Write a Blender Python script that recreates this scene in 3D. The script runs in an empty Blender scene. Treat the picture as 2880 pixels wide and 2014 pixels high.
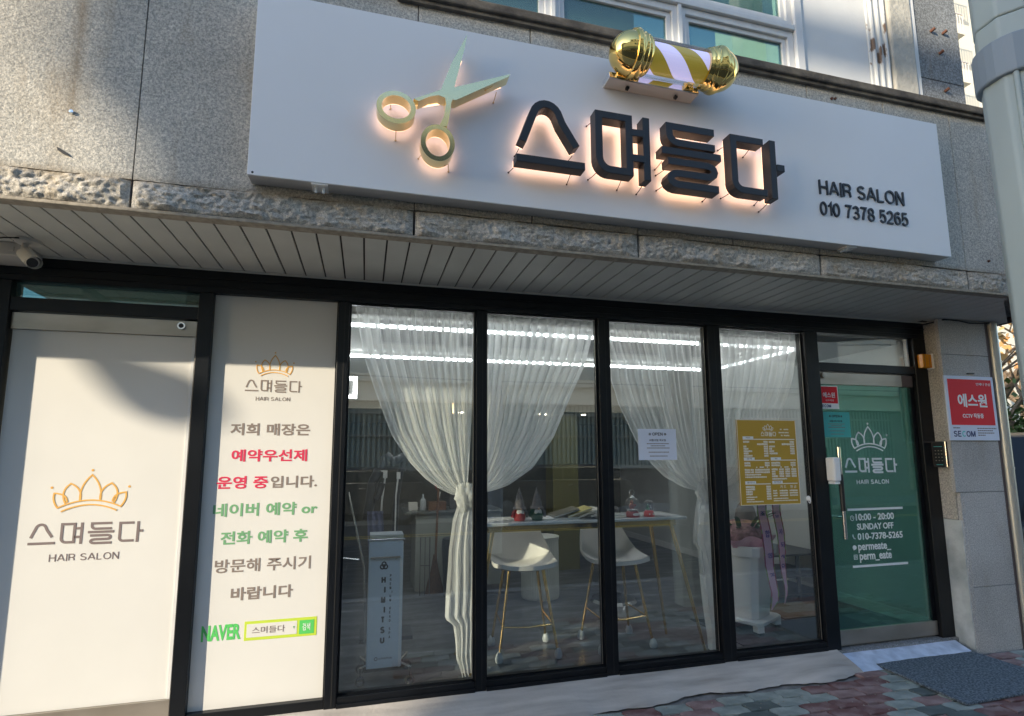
import bpy, bmesh, math, random
from mathutils import Vector, Matrix
R = math.radians
random.seed(7)
scene = bpy.context.scene
col = scene.collection

# ------------------------------------------------------------------ camera, world, sun, exposure
CAM = Vector((0, -3.7, 1.49))
yaw, pitch, roll = 0.2617945546918078, 0.13135358910486195, -0.004443366641742565
cy, sy, cp, sp = math.cos(yaw), math.sin(yaw), math.cos(pitch), math.sin(pitch)
fw = Vector((sy*cp, cy*cp, sp)); rt = Vector((cy, -sy, 0)); up = rt.cross(fw)
rt2 = math.cos(roll)*rt + math.sin(roll)*up; up2 = -math.sin(roll)*rt + math.cos(roll)*up
cd = bpy.data.cameras.new('camera'); cam = bpy.data.objects.new('camera', cd); col.objects.link(cam)
cam.matrix_world = Matrix(((rt2.x, up2.x, -fw.x, CAM.x), (rt2.y, up2.y, -fw.y, CAM.y), (rt2.z, up2.z, -fw.z, CAM.z), (0, 0, 0, 1)))
cd.sensor_fit = 'HORIZONTAL'; cd.sensor_width = 36; cd.lens = 1532.1/2880*36; cd.shift_y = 71.0/2880
cd.clip_end = 400; cd.clip_start = 0.05
scene.camera = cam
SUN = Vector((-1.9, -1.0, 0.68)).normalized()          # towards the sun
world = bpy.data.worlds.new('World'); scene.world = world; world.use_nodes = True
wn = world.node_tree; bg = wn.nodes['Background']
sky = wn.nodes.new('ShaderNodeTexSky'); sky.sky_type = 'NISHITA'; sky.sun_disc = False
sky.sun_elevation = math.asin(SUN.z); sky.sun_rotation = math.atan2(SUN.x, SUN.y)
sky.air_density = 1.0; sky.dust_density = 0.6; sky.ozone_density = 1.8
wn.links.new(sky.outputs[0], bg.inputs[0]); bg.inputs[1].default_value = 0.15
sd = bpy.data.lights.new('sun', 'SUN'); sd.energy = 3.0; sd.angle = R(0.55); sd.color = (1.0, 0.87, 0.66)
sun = bpy.data.objects.new('sun', sd); col.objects.link(sun)
sun.rotation_euler = SUN.to_track_quat('Z', 'Y').to_euler()
scene.view_settings.view_transform = 'Standard'; scene.view_settings.look = 'None'
scene.view_settings.gamma = 1.0; scene.view_settings.use_curve_mapping = False
scene.view_settings.exposure = 1.32
scene.cycles.use_denoising = True
scene.cycles.max_bounces = 10; scene.cycles.transparent_max_bounces = 24
scene.cycles.caustics_reflective = False; scene.cycles.caustics_refractive = False

# ------------------------------------------------------------------ materials
def mat(name, c, rough=0.6, metal=0.0, var=0.0, scale=8.0, c2=None, bump=0.0, bscale=60.0, spec=0.5,
        stretch=None, detail=4.0, emit=None, estr=0.0, ramp=(0.35, 0.65), coat=0.0):
    m = bpy.data.materials.new(name); m.use_nodes = True
    nt = m.node_tree; b = nt.nodes['Principled BSDF']
    b.inputs['Base Color'].default_value = (*c, 1); b.inputs['Roughness'].default_value = rough
    b.inputs['Metallic'].default_value = metal; b.inputs['Specular IOR Level'].default_value = spec
    b.inputs['Coat Weight'].default_value = coat
    if emit:
        b.inputs['Emission Color'].default_value = (*emit, 1); b.inputs['Emission Strength'].default_value = estr
    tc = None
    if var or c2 or bump:
        tc = nt.nodes.new('ShaderNodeTexCoord'); mp = nt.nodes.new('ShaderNodeMapping')
        nt.links.new(tc.outputs['Object'], mp.inputs[0])
        if stretch: mp.inputs['Scale'].default_value = stretch
    if var or c2:
        n = nt.nodes.new('ShaderNodeTexNoise'); n.inputs['Scale'].default_value = scale; n.inputs['Detail'].default_value = detail
        nt.links.new(mp.outputs[0], n.inputs['Vector'])
        r = nt.nodes.new('ShaderNodeValToRGB'); r.color_ramp.elements[0].position = ramp[0]; r.color_ramp.elements[1].position = ramp[1]
        k = c2 if c2 else tuple(x*(1-var) for x in c)
        r.color_ramp.elements[0].color = (*k, 1); r.color_ramp.elements[1].color = (*c, 1)
        nt.links.new(n.outputs['Fac'], r.inputs[0]); nt.links.new(r.outputs[0], b.inputs['Base Color'])
        m['ramp'] = r.name
    if bump:
        n2 = nt.nodes.new('ShaderNodeTexNoise'); n2.inputs['Scale'].default_value = bscale; n2.inputs['Detail'].default_value = 6
        nt.links.new(tc.outputs['Object'], n2.inputs['Vector'])
        bp = nt.nodes.new('ShaderNodeBump'); bp.inputs['Strength'].default_value = bump; bp.inputs['Distance'].default_value = 0.01
        nt.links.new(n2.outputs['Fac'], bp.inputs['Height']); nt.links.new(bp.outputs[0], b.inputs['Normal'])
    return m

def granite(name, base, dark, stain=0.5, bump=0.6, sscale=70, warm=(0.30, 0.22, 0.13), pos=0.56):
    """speckled granite with vertical rust and soot streaks"""
    m = bpy.data.materials.new(name); m.use_nodes = True; nt = m.node_tree; L = nt.links
    b = nt.nodes['Principled BSDF']; b.inputs['Roughness'].default_value = 0.85; b.inputs['Specular IOR Level'].default_value = 0.25
    tc = nt.nodes.new('ShaderNodeTexCoord')
    def noise(scale, detail=5, st=None, rough=0.6):
        n = nt.nodes.new('ShaderNodeTexNoise'); n.inputs['Scale'].default_value = scale; n.inputs['Detail'].default_value = detail
        n.inputs['Roughness'].default_value = rough
        if st:
            mp = nt.nodes.new('ShaderNodeMapping'); mp.inputs['Scale'].default_value = st
            L.new(tc.outputs['Object'], mp.inputs[0]); L.new(mp.outputs[0], n.inputs['Vector'])
        else: L.new(tc.outputs['Object'], n.inputs['Vector'])
        return n
    def ramp(n, a, ca, z, cb):
        r = nt.nodes.new('ShaderNodeValToRGB'); r.color_ramp.elements[0].position = a; r.color_ramp.elements[1].position = z
        r.color_ramp.elements[0].color = (*ca, 1); r.color_ramp.elements[1].color = (*cb, 1); L.new(n.outputs['Fac'], r.inputs[0]); return r
    sp_ = ramp(noise(sscale, 3, rough=0.75), 0.40, dark, 0.60, base)
    fine = ramp(noise(sscale*3.2, 2), 0.38, (0.66,)*3, 0.60, (1.06,)*3)
    mul = nt.nodes.new('ShaderNodeMix'); mul.data_type = 'RGBA'; mul.blend_type = 'MULTIPLY'; mul.inputs[0].default_value = 1
    L.new(sp_.outputs[0], mul.inputs[6]); L.new(fine.outputs[0], mul.inputs[7])
    big = ramp(noise(1.3, 5), 0.3, (0.78,)*3, 0.7, (1.1,)*3)
    mul2 = nt.nodes.new('ShaderNodeMix'); mul2.data_type = 'RGBA'; mul2.blend_type = 'MULTIPLY'; mul2.inputs[0].default_value = 1
    L.new(mul.outputs[2], mul2.inputs[6]); L.new(big.outputs[0], mul2.inputs[7])
    st = ramp(noise(3.0, 5, (2.2, 2.2, 0.45)), pos, (0, 0, 0), pos+0.16, (stain,)*3)
    mx = nt.nodes.new('ShaderNodeMix'); mx.data_type = 'RGBA'; mx.inputs[7].default_value = (*warm, 1)
    L.new(st.outputs[0], mx.inputs[0]); L.new(mul2.outputs[2], mx.inputs[6])
    sx = nt.nodes.new('ShaderNodeSeparateXYZ'); L.new(tc.outputs['Object'], sx.inputs[0])
    def mm(op, a, b_=None, c_=None):
        q = nt.nodes.new('ShaderNodeMath'); q.operation = op
        for i_, v_ in enumerate((a, b_, c_)):
            if v_ is None: continue
            if isinstance(v_, (int, float)): q.inputs[i_].default_value = v_
            else: L.new(v_, q.inputs[i_])
        return q.outputs[0]
    n7 = noise(9, 4, (1.6, 1.6, 0.5))
    # rust run above the bolt at x -1.4
    d1 = mm('SUBTRACT', 1.0, mm('MINIMUM', mm('MULTIPLY', mm('ABSOLUTE', mm('ADD', sx.outputs[0], 1.39)), 22.0), 1.0))
    d2 = mm('GREATER_THAN', sx.outputs[2], 3.10)
    k1 = mm('MULTIPLY', mm('MULTIPLY', d1, d2), mm('MULTIPLY', n7.outputs['Fac'], 1.1))
    # damp brown line where the smooth stone meets the rough band, and soot below the ledge
    e1 = mm('SUBTRACT', 1.0, mm('MINIMUM', mm('MULTIPLY', mm('ABSOLUTE', mm('SUBTRACT', sx.outputs[2], 2.80)), 22.0), 1.0))
    e2 = mm('SUBTRACT', 1.0, mm('MINIMUM', mm('MULTIPLY', mm('ABSOLUTE', mm('SUBTRACT', sx.outputs[2], 4.06)), 11.0), 1.0))
    k2 = mm('MULTIPLY', mm('ADD', e1, e2), mm('MULTIPLY', n7.outputs['Fac'], 1.0))
    kk = mm('MINIMUM', mm('ADD', k1, k2), 0.75)
    mz = nt.nodes.new('ShaderNodeMix'); mz.data_type = 'RGBA'; mz.inputs[7].default_value = (0.25, 0.19, 0.12, 1)
    L.new(kk, mz.inputs[0]); L.new(mx.outputs[2], mz.inputs[6])
    L.new(mz.outputs[2], b.inputs['Base Color'])
    bp = nt.nodes.new('ShaderNodeBump'); bp.inputs['Strength'].default_value = bump; bp.inputs['Distance'].default_value = 0.006
    nb = noise(sscale*1.3, 4); L.new(nb.outputs['Fac'], bp.inputs['Height']); L.new(bp.outputs[0], b.inputs['Normal'])
    return m

def glass(name, tint=(0.93, 0.96, 0.95), refl=(1, 1, 1), boost=1.0, haze=0.0, hz=(0.5, 0.55, 0.55)):
    """thin window glass: fresnel mirror over a clear sheet, with an optional even haze colour"""
    m = bpy.data.materials.new(name); m.use_nodes = True; nt = m.node_tree; L = nt.links
    for n in list(nt.nodes): nt.nodes.remove(n)
    out = nt.nodes.new('ShaderNodeOutputMaterial'); tr = nt.nodes.new('ShaderNodeBsdfTransparent'); tr.inputs[0].default_value = (*tint, 1)
    gl = nt.nodes.new('ShaderNodeBsdfGlossy'); gl.inputs['Roughness'].default_value = 0.0; gl.inputs[0].default_value = (*refl, 1)
    ge = nt.nodes.new('ShaderNodeNewGeometry'); dt = nt.nodes.new('ShaderNodeVectorMath'); dt.operation = 'DOT_PRODUCT'
    L.new(ge.outputs['Normal'], dt.inputs[0]); L.new(ge.outputs['Incoming'], dt.inputs[1])
    def mth(op, a, b=None):
        q = nt.nodes.new('ShaderNodeMath'); q.operation = op
        for i_, v_ in enumerate((a, b)):
            if v_ is None: continue
            if isinstance(v_, (int, float)): q.inputs[i_].default_value = v_
            else: L.new(v_, q.inputs[i_])
        return q.outputs[0]
    ab = mth('ABSOLUTE', dt.outputs['Value']); om = mth('SUBTRACT', 1.0, ab); p5 = mth('POWER', om, 5.0)
    mu = nt.nodes.new('ShaderNodeMath'); mu.operation = 'ADD'; mu.inputs[1].default_value = 0.04*boost; mu.use_clamp = True
    L.new(mth('MULTIPLY', p5, 0.90), mu.inputs[0])
    mx = nt.nodes.new('ShaderNodeMixShader'); L.new(mu.outputs[0], mx.inputs[0])
    if haze:
        df = nt.nodes.new('ShaderNodeBsdfDiffuse'); df.inputs[0].default_value = (*hz, 1)
        m2 = nt.nodes.new('ShaderNodeMixShader'); m2.inputs[0].default_value = haze
        L.new(tr.outputs[0], m2.inputs[1]); L.new(df.outputs[0], m2.inputs[2]); L.new(m2.outputs[0], mx.inputs[1])
    else: L.new(tr.outputs[0], mx.inputs[1])
    L.new(gl.outputs[0], mx.inputs[2]); L.new(mx.outputs[0], out.inputs[0])
    return m

def sheer(name, c=(0.95, 0.95, 0.93)):
    """thin woven cloth; the 'cover' attribute is how tightly it is gathered"""
    m = bpy.data.materials.new(name); m.use_nodes = True; nt = m.node_tree; L = nt.links
    for n in list(nt.nodes): nt.nodes.remove(n)
    out = nt.nodes.new('ShaderNodeOutputMaterial'); tr = nt.nodes.new('ShaderNodeBsdfTransparent')
    df = nt.nodes.new('ShaderNodeBsdfDiffuse'); df.inputs[0].default_value = (*c, 1)
    tl = nt.nodes.new('ShaderNodeBsdfTranslucent'); tl.inputs[0].default_value = (*c, 1)
    m1 = nt.nodes.new('ShaderNodeMixShader'); m1.inputs[0].default_value = 0.45
    L.new(df.outputs[0], m1.inputs[1]); L.new(tl.outputs[0], m1.inputs[2])
    at = nt.nodes.new('ShaderNodeAttribute'); at.attribute_name = 'cover'
    mx = nt.nodes.new('ShaderNodeMixShader'); L.new(at.outputs['Fac'], mx.inputs[0])
    L.new(tr.outputs[0], mx.inputs[1]); L.new(m1.outputs[0], mx.inputs[2]); L.new(mx.outputs[0], out.inputs[0])
    return m

def emis(name, c, s):
    return mat(name, (0.8, 0.8, 0.8), emit=c, estr=s)

def wavy(name, ca, cb, cc, scale=3.0):
    """dark marbled vinyl floor"""
    m = mat(name, ca, rough=0.32, c2=cb, scale=scale, stretch=(0.6, 2.4, 1), detail=8, ramp=(0.42, 0.62), bump=0.05, bscale=30)
    nt = m.node_tree; r = nt.nodes[m['ramp']]; e = r.color_ramp.elements.new(0.72); e.color = (*cc, 1)
    return m

M = {}
M['granite'] = granite('granite', (0.75, 0.71, 0.635), (0.44, 0.43, 0.40), stain=0.35)
M['rock'] = granite('rock_faced_granite', (0.72, 0.67, 0.60), (0.44, 0.42, 0.38), stain=0.45, bump=0.6, warm=(0.42, 0.32, 0.20), pos=0.54)
M['pillar'] = granite('pillar_granite', (0.72, 0.69, 0.655), (0.46, 0.445, 0.43), stain=0.2, sscale=95, bump=0.35)
M['dark_granite'] = granite('weathered_granite', (0.36, 0.38, 0.40), (0.18, 0.19, 0.20), stain=0.3)
M['ledge'] = mat('weathered_ledge', (0.16, 0.14, 0.115), 0.9, c2=(0.07, 0.062, 0.055), scale=9, bump=0.6, bscale=40)
M['joint'] = mat('joint_mortar', (0.10, 0.085, 0.085), 0.95)
M['soffit'] = mat('soffit_board_paint', (0.62, 0.62, 0.58), 0.5, var=0.10, scale=3)
M['groove'] = mat('soffit_groove', (0.05, 0.045, 0.045), 0.9)
M['stone_edge'] = mat('pale_stone_edge', (0.42, 0.37, 0.30), 0.85, var=0.3, scale=30, bump=0.3)
M['frame'] = mat('black_frame_paint', (0.006, 0.0075, 0.0105), 0.34, var=0.3, scale=6, bump=0.05, bscale=200, spec=0.35)
M['frame_in'] = mat('frame_gasket', (0.010, 0.010, 0.011), 0.6)
M['steel'] = mat('brushed_steel', (0.55, 0.50, 0.44), 0.36, metal=0.85, c2=(0.40, 0.35, 0.29), scale=2.5, detail=6, stretch=(1, 1, 3), ramp=(0.3, 0.7))
M['chrome'] = mat('chrome', (0.86, 0.86, 0.86), 0.16, metal=1.0)
M['alu'] = mat('white_aluminium', (0.72, 0.73, 0.74), 0.45, var=0.08, scale=10)
M['signwhite'] = mat('sign_sheet_white', (0.86, 0.87, 0.89), 0.42, var=0.02, scale=2)
M['signside'] = mat('sign_box_side', (0.62, 0.60, 0.575), 0.5)
M['letter'] = mat('letter_black', (0.020, 0.022, 0.027), 0.42)
M['gold'] = mat('polished_gold', (1.0, 0.72, 0.25), 0.06, metal=1.0)
M['goldface'] = mat('gold_mirror_face', (0.92, 0.80, 0.44), 0.10, metal=1.0)
M['goldside'] = mat('gold_return', (0.62, 0.50, 0.34), 0.38, metal=0.8)
M['goldleg'] = mat('brass_leg', (0.86, 0.60, 0.24), 0.24, metal=1.0)
M['halo'] = emis('warm_led_strip', (1.0, 0.56, 0.34), 1.25)
M['poster'] = mat('poster_film', (0.69, 0.685, 0.665), 0.55, var=0.03, scale=3)
M['ink_grey'] = mat('ink_grey', (0.19, 0.15, 0.15), 0.6)
M['ink_brown'] = mat('ink_greybrown', (0.23, 0.19, 0.17), 0.6)
M['ink_gold'] = mat('ink_gold', (0.72, 0.40, 0.09), 0.6)
M['ink_red'] = mat('ink_red', (0.62, 0.03, 0.09), 0.6)
M['ink_green'] = mat('ink_green', (0.16, 0.37, 0.19), 0.6)
M['naver1'] = mat('ink_bright_green', (0.10, 0.55, 0.13), 0.5)
M['lime'] = mat('ink_lime', (0.52, 0.66, 0.06), 0.5)
M['vinyl'] = mat('white_vinyl', (0.86, 0.86, 0.86), 0.5)
M['charcoal'] = mat('charcoal_plastic', (0.055, 0.060, 0.072), 0.35)
M['black'] = mat('black_plastic', (0.02, 0.02, 0.022), 0.4)
M['ink_black'] = mat('ink_black', (0.03, 0.03, 0.035), 0.6)
M['paper'] = mat('paper_white', (0.74, 0.79, 0.92), 0.7)
M['teal'] = mat('paper_teal', (0.08, 0.46, 0.43), 0.7)
M['red'] = mat('sign_red', (0.78, 0.018, 0.03), 0.6, spec=0.3)
M['navy'] = mat('ink_navy', (0.03, 0.04, 0.16), 0.5)
M['cyan'] = mat('ink_cyan', (0.12, 0.62, 0.62), 0.5)
M['mustard'] = mat('board_mustard', (0.58, 0.35, 0.035), 0.4, var=0.08, scale=3)
M['cream'] = mat('board_print', (0.86, 0.80, 0.66), 0.6)
M['orange'] = mat('orange_lens', (0.90, 0.34, 0.01), 0.25)
M['whitep'] = mat('white_plastic', (0.90, 0.90, 0.89), 0.35)
M['camgrey'] = mat('camera_housing', (0.62, 0.60, 0.56), 0.4)
M['cable'] = mat('cable_black', (0.012, 0.012, 0.014), 0.5)
M['concrete'] = mat('apron_concrete', (0.56, 0.52, 0.48), 0.9, c2=(0.34, 0.31, 0.285), scale=4, detail=12, stretch=(0.45, 3.2, 1), bump=0.25, bscale=45, ramp=(0.3, 0.66))
M['mortar'] = mat('paver_mortar', (0.27, 0.26, 0.25), 0.95, c2=(0.16, 0.155, 0.15), scale=14, bump=0.6, bscale=50)
M['bluepaint'] = mat('blue_white_paint', (0.70, 0.78, 0.95), 0.6, c2=(0.48, 0.55, 0.70), scale=12, detail=8, bump=0.15, bscale=60)
M['plaster'] = mat('painted_plaster', (0.58, 0.62, 0.63), 0.8, c2=(0.34, 0.38, 0.40), scale=6, bump=0.3)
M['pav_red'] = mat('paver_red', (0.17, 0.080, 0.075), 0.85, c2=(0.34, 0.25, 0.24), scale=6, detail=8, ramp=(0.30, 0.55), bump=0.4, bscale=70)
M['pav_pink'] = mat('paver_pink', (0.36, 0.25, 0.24), 0.85, c2=(0.22, 0.13, 0.12), scale=8, bump=0.4, bscale=70)
M['pav_green'] = mat('paver_green', (0.36, 0.39, 0.36), 0.85, c2=(0.22, 0.255, 0.235), scale=8, detail=8, bump=0.4, bscale=70)
M['pav_dark'] = mat('paver_dark', (0.10, 0.12, 0.115), 0.8, c2=(0.14, 0.17, 0.165), scale=9, ramp=(0.3, 0.5), bump=0.4, bscale=70)
M['asphalt'] = mat('asphalt', (0.055, 0.055, 0.057), 0.9, var=0.4, scale=60, bump=0.4, bscale=150)
M['yellow'] = mat('road_yellow', (0.62, 0.40, 0.05), 0.7, var=0.2, scale=20)
M['kerb'] = mat('kerb_stone', (0.36, 0.35, 0.33), 0.85, var=0.3, scale=30, bump=0.3)
M['mat'] = mat('coil_mat', (0.17, 0.21, 0.25), 0.9, c2=(0.060, 0.078, 0.10), scale=75, detail=3, ramp=(0.42, 0.58), bump=1.0, bscale=95)
M['shopfloor'] = wavy('marbled_vinyl', (0.15, 0.16, 0.165), (0.07, 0.075, 0.08), (0.34, 0.37, 0.39), 3.2)
M['ceil'] = mat('ceiling_paint', (0.62, 0.61, 0.58), 0.8)
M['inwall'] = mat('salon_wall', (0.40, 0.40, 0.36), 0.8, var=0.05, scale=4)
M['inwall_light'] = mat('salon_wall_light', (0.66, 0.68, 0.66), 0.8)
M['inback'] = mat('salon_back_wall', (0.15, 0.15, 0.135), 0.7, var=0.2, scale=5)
M['bulk'] = mat('bulkhead_beige', (0.42, 0.37, 0.29), 0.7)
M['olive'] = mat('olive_column', (0.13, 0.12, 0.04), 0.3)
M['led'] = emis('led_tube', (0.95, 0.97, 1.0), 6.5)
M['led_deep'] = emis('led_tube_deep', (0.95, 0.97, 1.0), 10)
M['spot'] = emis('downlight', (1.0, 0.86, 0.62), 18)
M['warmtube'] = emis('warm_pendant', (1.0, 0.66, 0.30), 5)
M['machine'] = mat('machine_face', (0.74, 0.80, 0.86), 0.35)
M['machtop'] = mat('machine_top', (0.50, 0.56, 0.60), 0.3)
M['counter'] = mat('counter_grey', (0.30, 0.32, 0.29), 0.5)
M['countertop'] = mat('countertop', (0.13, 0.14, 0.13), 0.3)
M['wood'] = mat('broom_wood', (0.20, 0.10, 0.055), 0.6, var=0.3, scale=20)
M['straw'] = mat('broom_straw', (0.17, 0.095, 0.06), 0.9, var=0.5, scale=60, stretch=(4, 4, 0.5))
M['bin'] = mat('bin_blue_black', (0.030, 0.042, 0.052), 0.5)
M['leather'] = mat('pale_leather', (0.72, 0.70, 0.66), 0.55, var=0.06, scale=10, bump=0.15, bscale=120)
M['leather_in'] = mat('taupe_leather', (0.36, 0.32, 0.27), 0.6, var=0.1, scale=10)
M['sock'] = mat('silicone_foot', (0.42, 0.45, 0.46), 0.3)
M['marble'] = mat('marble_top', (0.74, 0.75, 0.74), 0.12, c2=(0.40, 0.42, 0.43), scale=2.2, detail=9, stretch=(1, 2, 1), ramp=(0.36, 0.46))
M['basket'] = mat('ribbed_basket', (0.56, 0.58, 0.53), 0.5)
M['sheer'] = sheer('sheer_curtain')
M['plushgrey'] = mat('knit_grey', (0.22, 0.20, 0.20), 0.95, var=0.5, scale=120)
M['beard'] = mat('white_fur', (0.80, 0.78, 0.76), 0.95, bump=0.8, bscale=90)
M['plushred'] = mat('felt_red', (0.34, 0.03, 0.035), 0.9)
M['plushgreen'] = mat('felt_green', (0.03, 0.10, 0.06), 0.9)
M['skin'] = mat('doll_nose', (0.66, 0.45, 0.34), 0.7)
M['globebase'] = mat('globe_base_dark_red', (0.26, 0.02, 0.025), 0.35)
M['globebase2'] = mat('globe_base_red', (0.60, 0.03, 0.03), 0.35)
M['rust'] = mat('figurine_brown', (0.36, 0.10, 0.05), 0.6)
M['pine'] = mat('figurine_green', (0.07, 0.20, 0.09), 0.7)
M['pages'] = mat('book_pages', (0.76, 0.73, 0.66), 0.8, c2=(0.60, 0.57, 0.50), scale=8, stretch=(1, 1, 60))
M['cover_dark'] = mat('book_cover_dark', (0.10, 0.095, 0.07), 0.4)
M['cover_yellow'] = mat('book_cover_yellow', (0.62, 0.52, 0.16), 0.4)
M['pinkpaper'] = mat('pink_wrap', (0.90, 0.55, 0.62), 0.7, c2=(0.72, 0.38, 0.46), scale=9)
M['ribbon'] = mat('pink_ribbon', (0.98, 0.55, 0.70), 0.6)
M['ribbonedge'] = mat('ribbon_edge', (0.30, 0.42, 0.10), 0.5, c2=(0.45, 0.06, 0.12), scale=14, ramp=(0.45, 0.55))
M['ink_violet'] = mat('ink_violet', (0.08, 0.03, 0.32), 0.5)
M['soil'] = mat('potting_soil', (0.16, 0.09, 0.065), 1.0, var=0.5, scale=60, bump=1)
M['mound'] = mat('reddish_moss', (0.42, 0.24, 0.24), 1.0, c2=(0.20, 0.12, 0.10), scale=26, bump=1.0, bscale=60)
M['leaf'] = mat('orchid_leaf', (0.06, 0.13, 0.05), 0.5)
M['shelf'] = mat('shelf_slate', (0.10, 0.10, 0.10), 0.5)
M['bag'] = mat('hanging_bag', (0.20, 0.17, 0.14), 0.8)
M['rug'] = mat('brown_rug', (0.17, 0.115, 0.06), 0.95, bump=0.5)
M['darkmat'] = mat('dark_floor_mat', (0.055, 0.065, 0.075), 0.95)
M['pole'] = mat('pole_paint', (0.43, 0.50, 0.49), 0.5, c2=(0.37, 0.43, 0.43), scale=2.5, stretch=(1, 1, 0.3))
M['collar'] = mat('pole_collar', (0.24, 0.29, 0.34), 0.5)
M['pipe'] = mat('downpipe_metal', (0.50, 0.49, 0.44), 0.35, metal=0.4)
M['brownstrip'] = mat('brown_strip', (0.14, 0.10, 0.09), 0.7)
M['carpaint'] = mat('car_black', (0.010, 0.011, 0.013), 0.35)
M['tyre'] = mat('tyre', (0.02, 0.02, 0.02), 0.9)
M['carwhite'] = mat('car_taupe', (0.085, 0.075, 0.065), 0.3)
M['bark'] = mat('tree_bark', (0.22, 0.155, 0.10), 0.9, var=0.4, scale=20, bump=0.6)
M['autumn'] = mat('autumn_leaf', (0.42, 0.20, 0.07), 0.7, c2=(0.50, 0.33, 0.13), scale=3)
M['greenleaf'] = mat('shrub_leaf', (0.12, 0.20, 0.05), 0.6, c2=(0.07, 0.12, 0.03), scale=6)
M['tower'] = mat('tower_wall', (0.70, 0.66, 0.56), 0.8)
M['towerdark'] = mat('tower_window', (0.10, 0.13, 0.16), 0.2)
M['railing'] = mat('tower_railing', (0.55, 0.52, 0.50), 0.5)
M['opp_beige'] = mat('opposite_beige', (0.80, 0.75, 0.63), 0.8, var=0.1, scale=1.5)
M['opp_grey'] = mat('opposite_concrete', (0.30, 0.30, 0.29), 0.85, var=0.2, scale=1.0)
M['opp_win'] = mat('opposite_window', (0.035, 0.045, 0.05), 0.12)
M['corr'] = mat('green_grey_cladding', (0.36, 0.41, 0.37), 0.55, var=0.15, scale=2)
M['rail'] = mat('pale_rail', (0.42, 0.41, 0.36), 0.6)
M['brick'] = mat('grey_brick', (0.15, 0.13, 0.12), 0.85, var=0.3, scale=8)
M['upwin'] = mat('upper_room_dark', (0.05, 0.10, 0.10), 0.8)
M['teal_blind'] = mat('upper_blind', (0.16, 0.29, 0.27), 0.8, var=0.1, scale=2)
M['glass'] = glass('shop_glass', (0.95, 0.975, 0.97), boost=3.2, haze=0.012)
M['doorglass'] = glass('green_door_glass', (0.35, 0.60, 0.53), refl=(0.80, 1.0, 0.92), boost=2.8, haze=0.10, hz=(0.24, 0.46, 0.41))
M['upglass'] = glass('upper_glass', (0.42, 0.60, 0.58), boost=2.6, haze=0.22, hz=(0.24, 0.46, 0.42))
M['clear'] = glass('clear_tube', (0.96, 0.97, 0.98), boost=1.3)
M['poleglow'] = mat('pole_white', (0.70, 0.66, 0.86), 0.4, emit=(0.62, 0.60, 1.0), estr=0.28)
M['stripe'] = mat('pole_stripe', (0.50, 0.40, 0.08), 0.45, emit=(0.5, 0.38, 0.04), estr=0.12)
M['peel'] = mat('peeling_paint', (0.62, 0.63, 0.63), 0.7, c2=(0.20, 0.13, 0.09), scale=14, detail=8, stretch=(1.5, 1, 0.5), ramp=(0.36, 0.42))
M['rendered'] = mat('white_render', (0.70, 0.71, 0.72), 0.8, var=0.04, scale=4, bump=0.2, bscale=30)
M['rough_render'] = mat('rough_render', (0.52, 0.50, 0.45), 0.9, var=0.2, scale=8, bump=1.0, bscale=28)
M['anchor'] = mat('rusty_anchor', (0.14, 0.06, 0.04), 0.8)
M['towel'] = mat('towel_white', (0.55, 0.54, 0.52), 0.9)
M['vest'] = mat('blue_grey_cloth', (0.18, 0.20, 0.32), 0.9)

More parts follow.
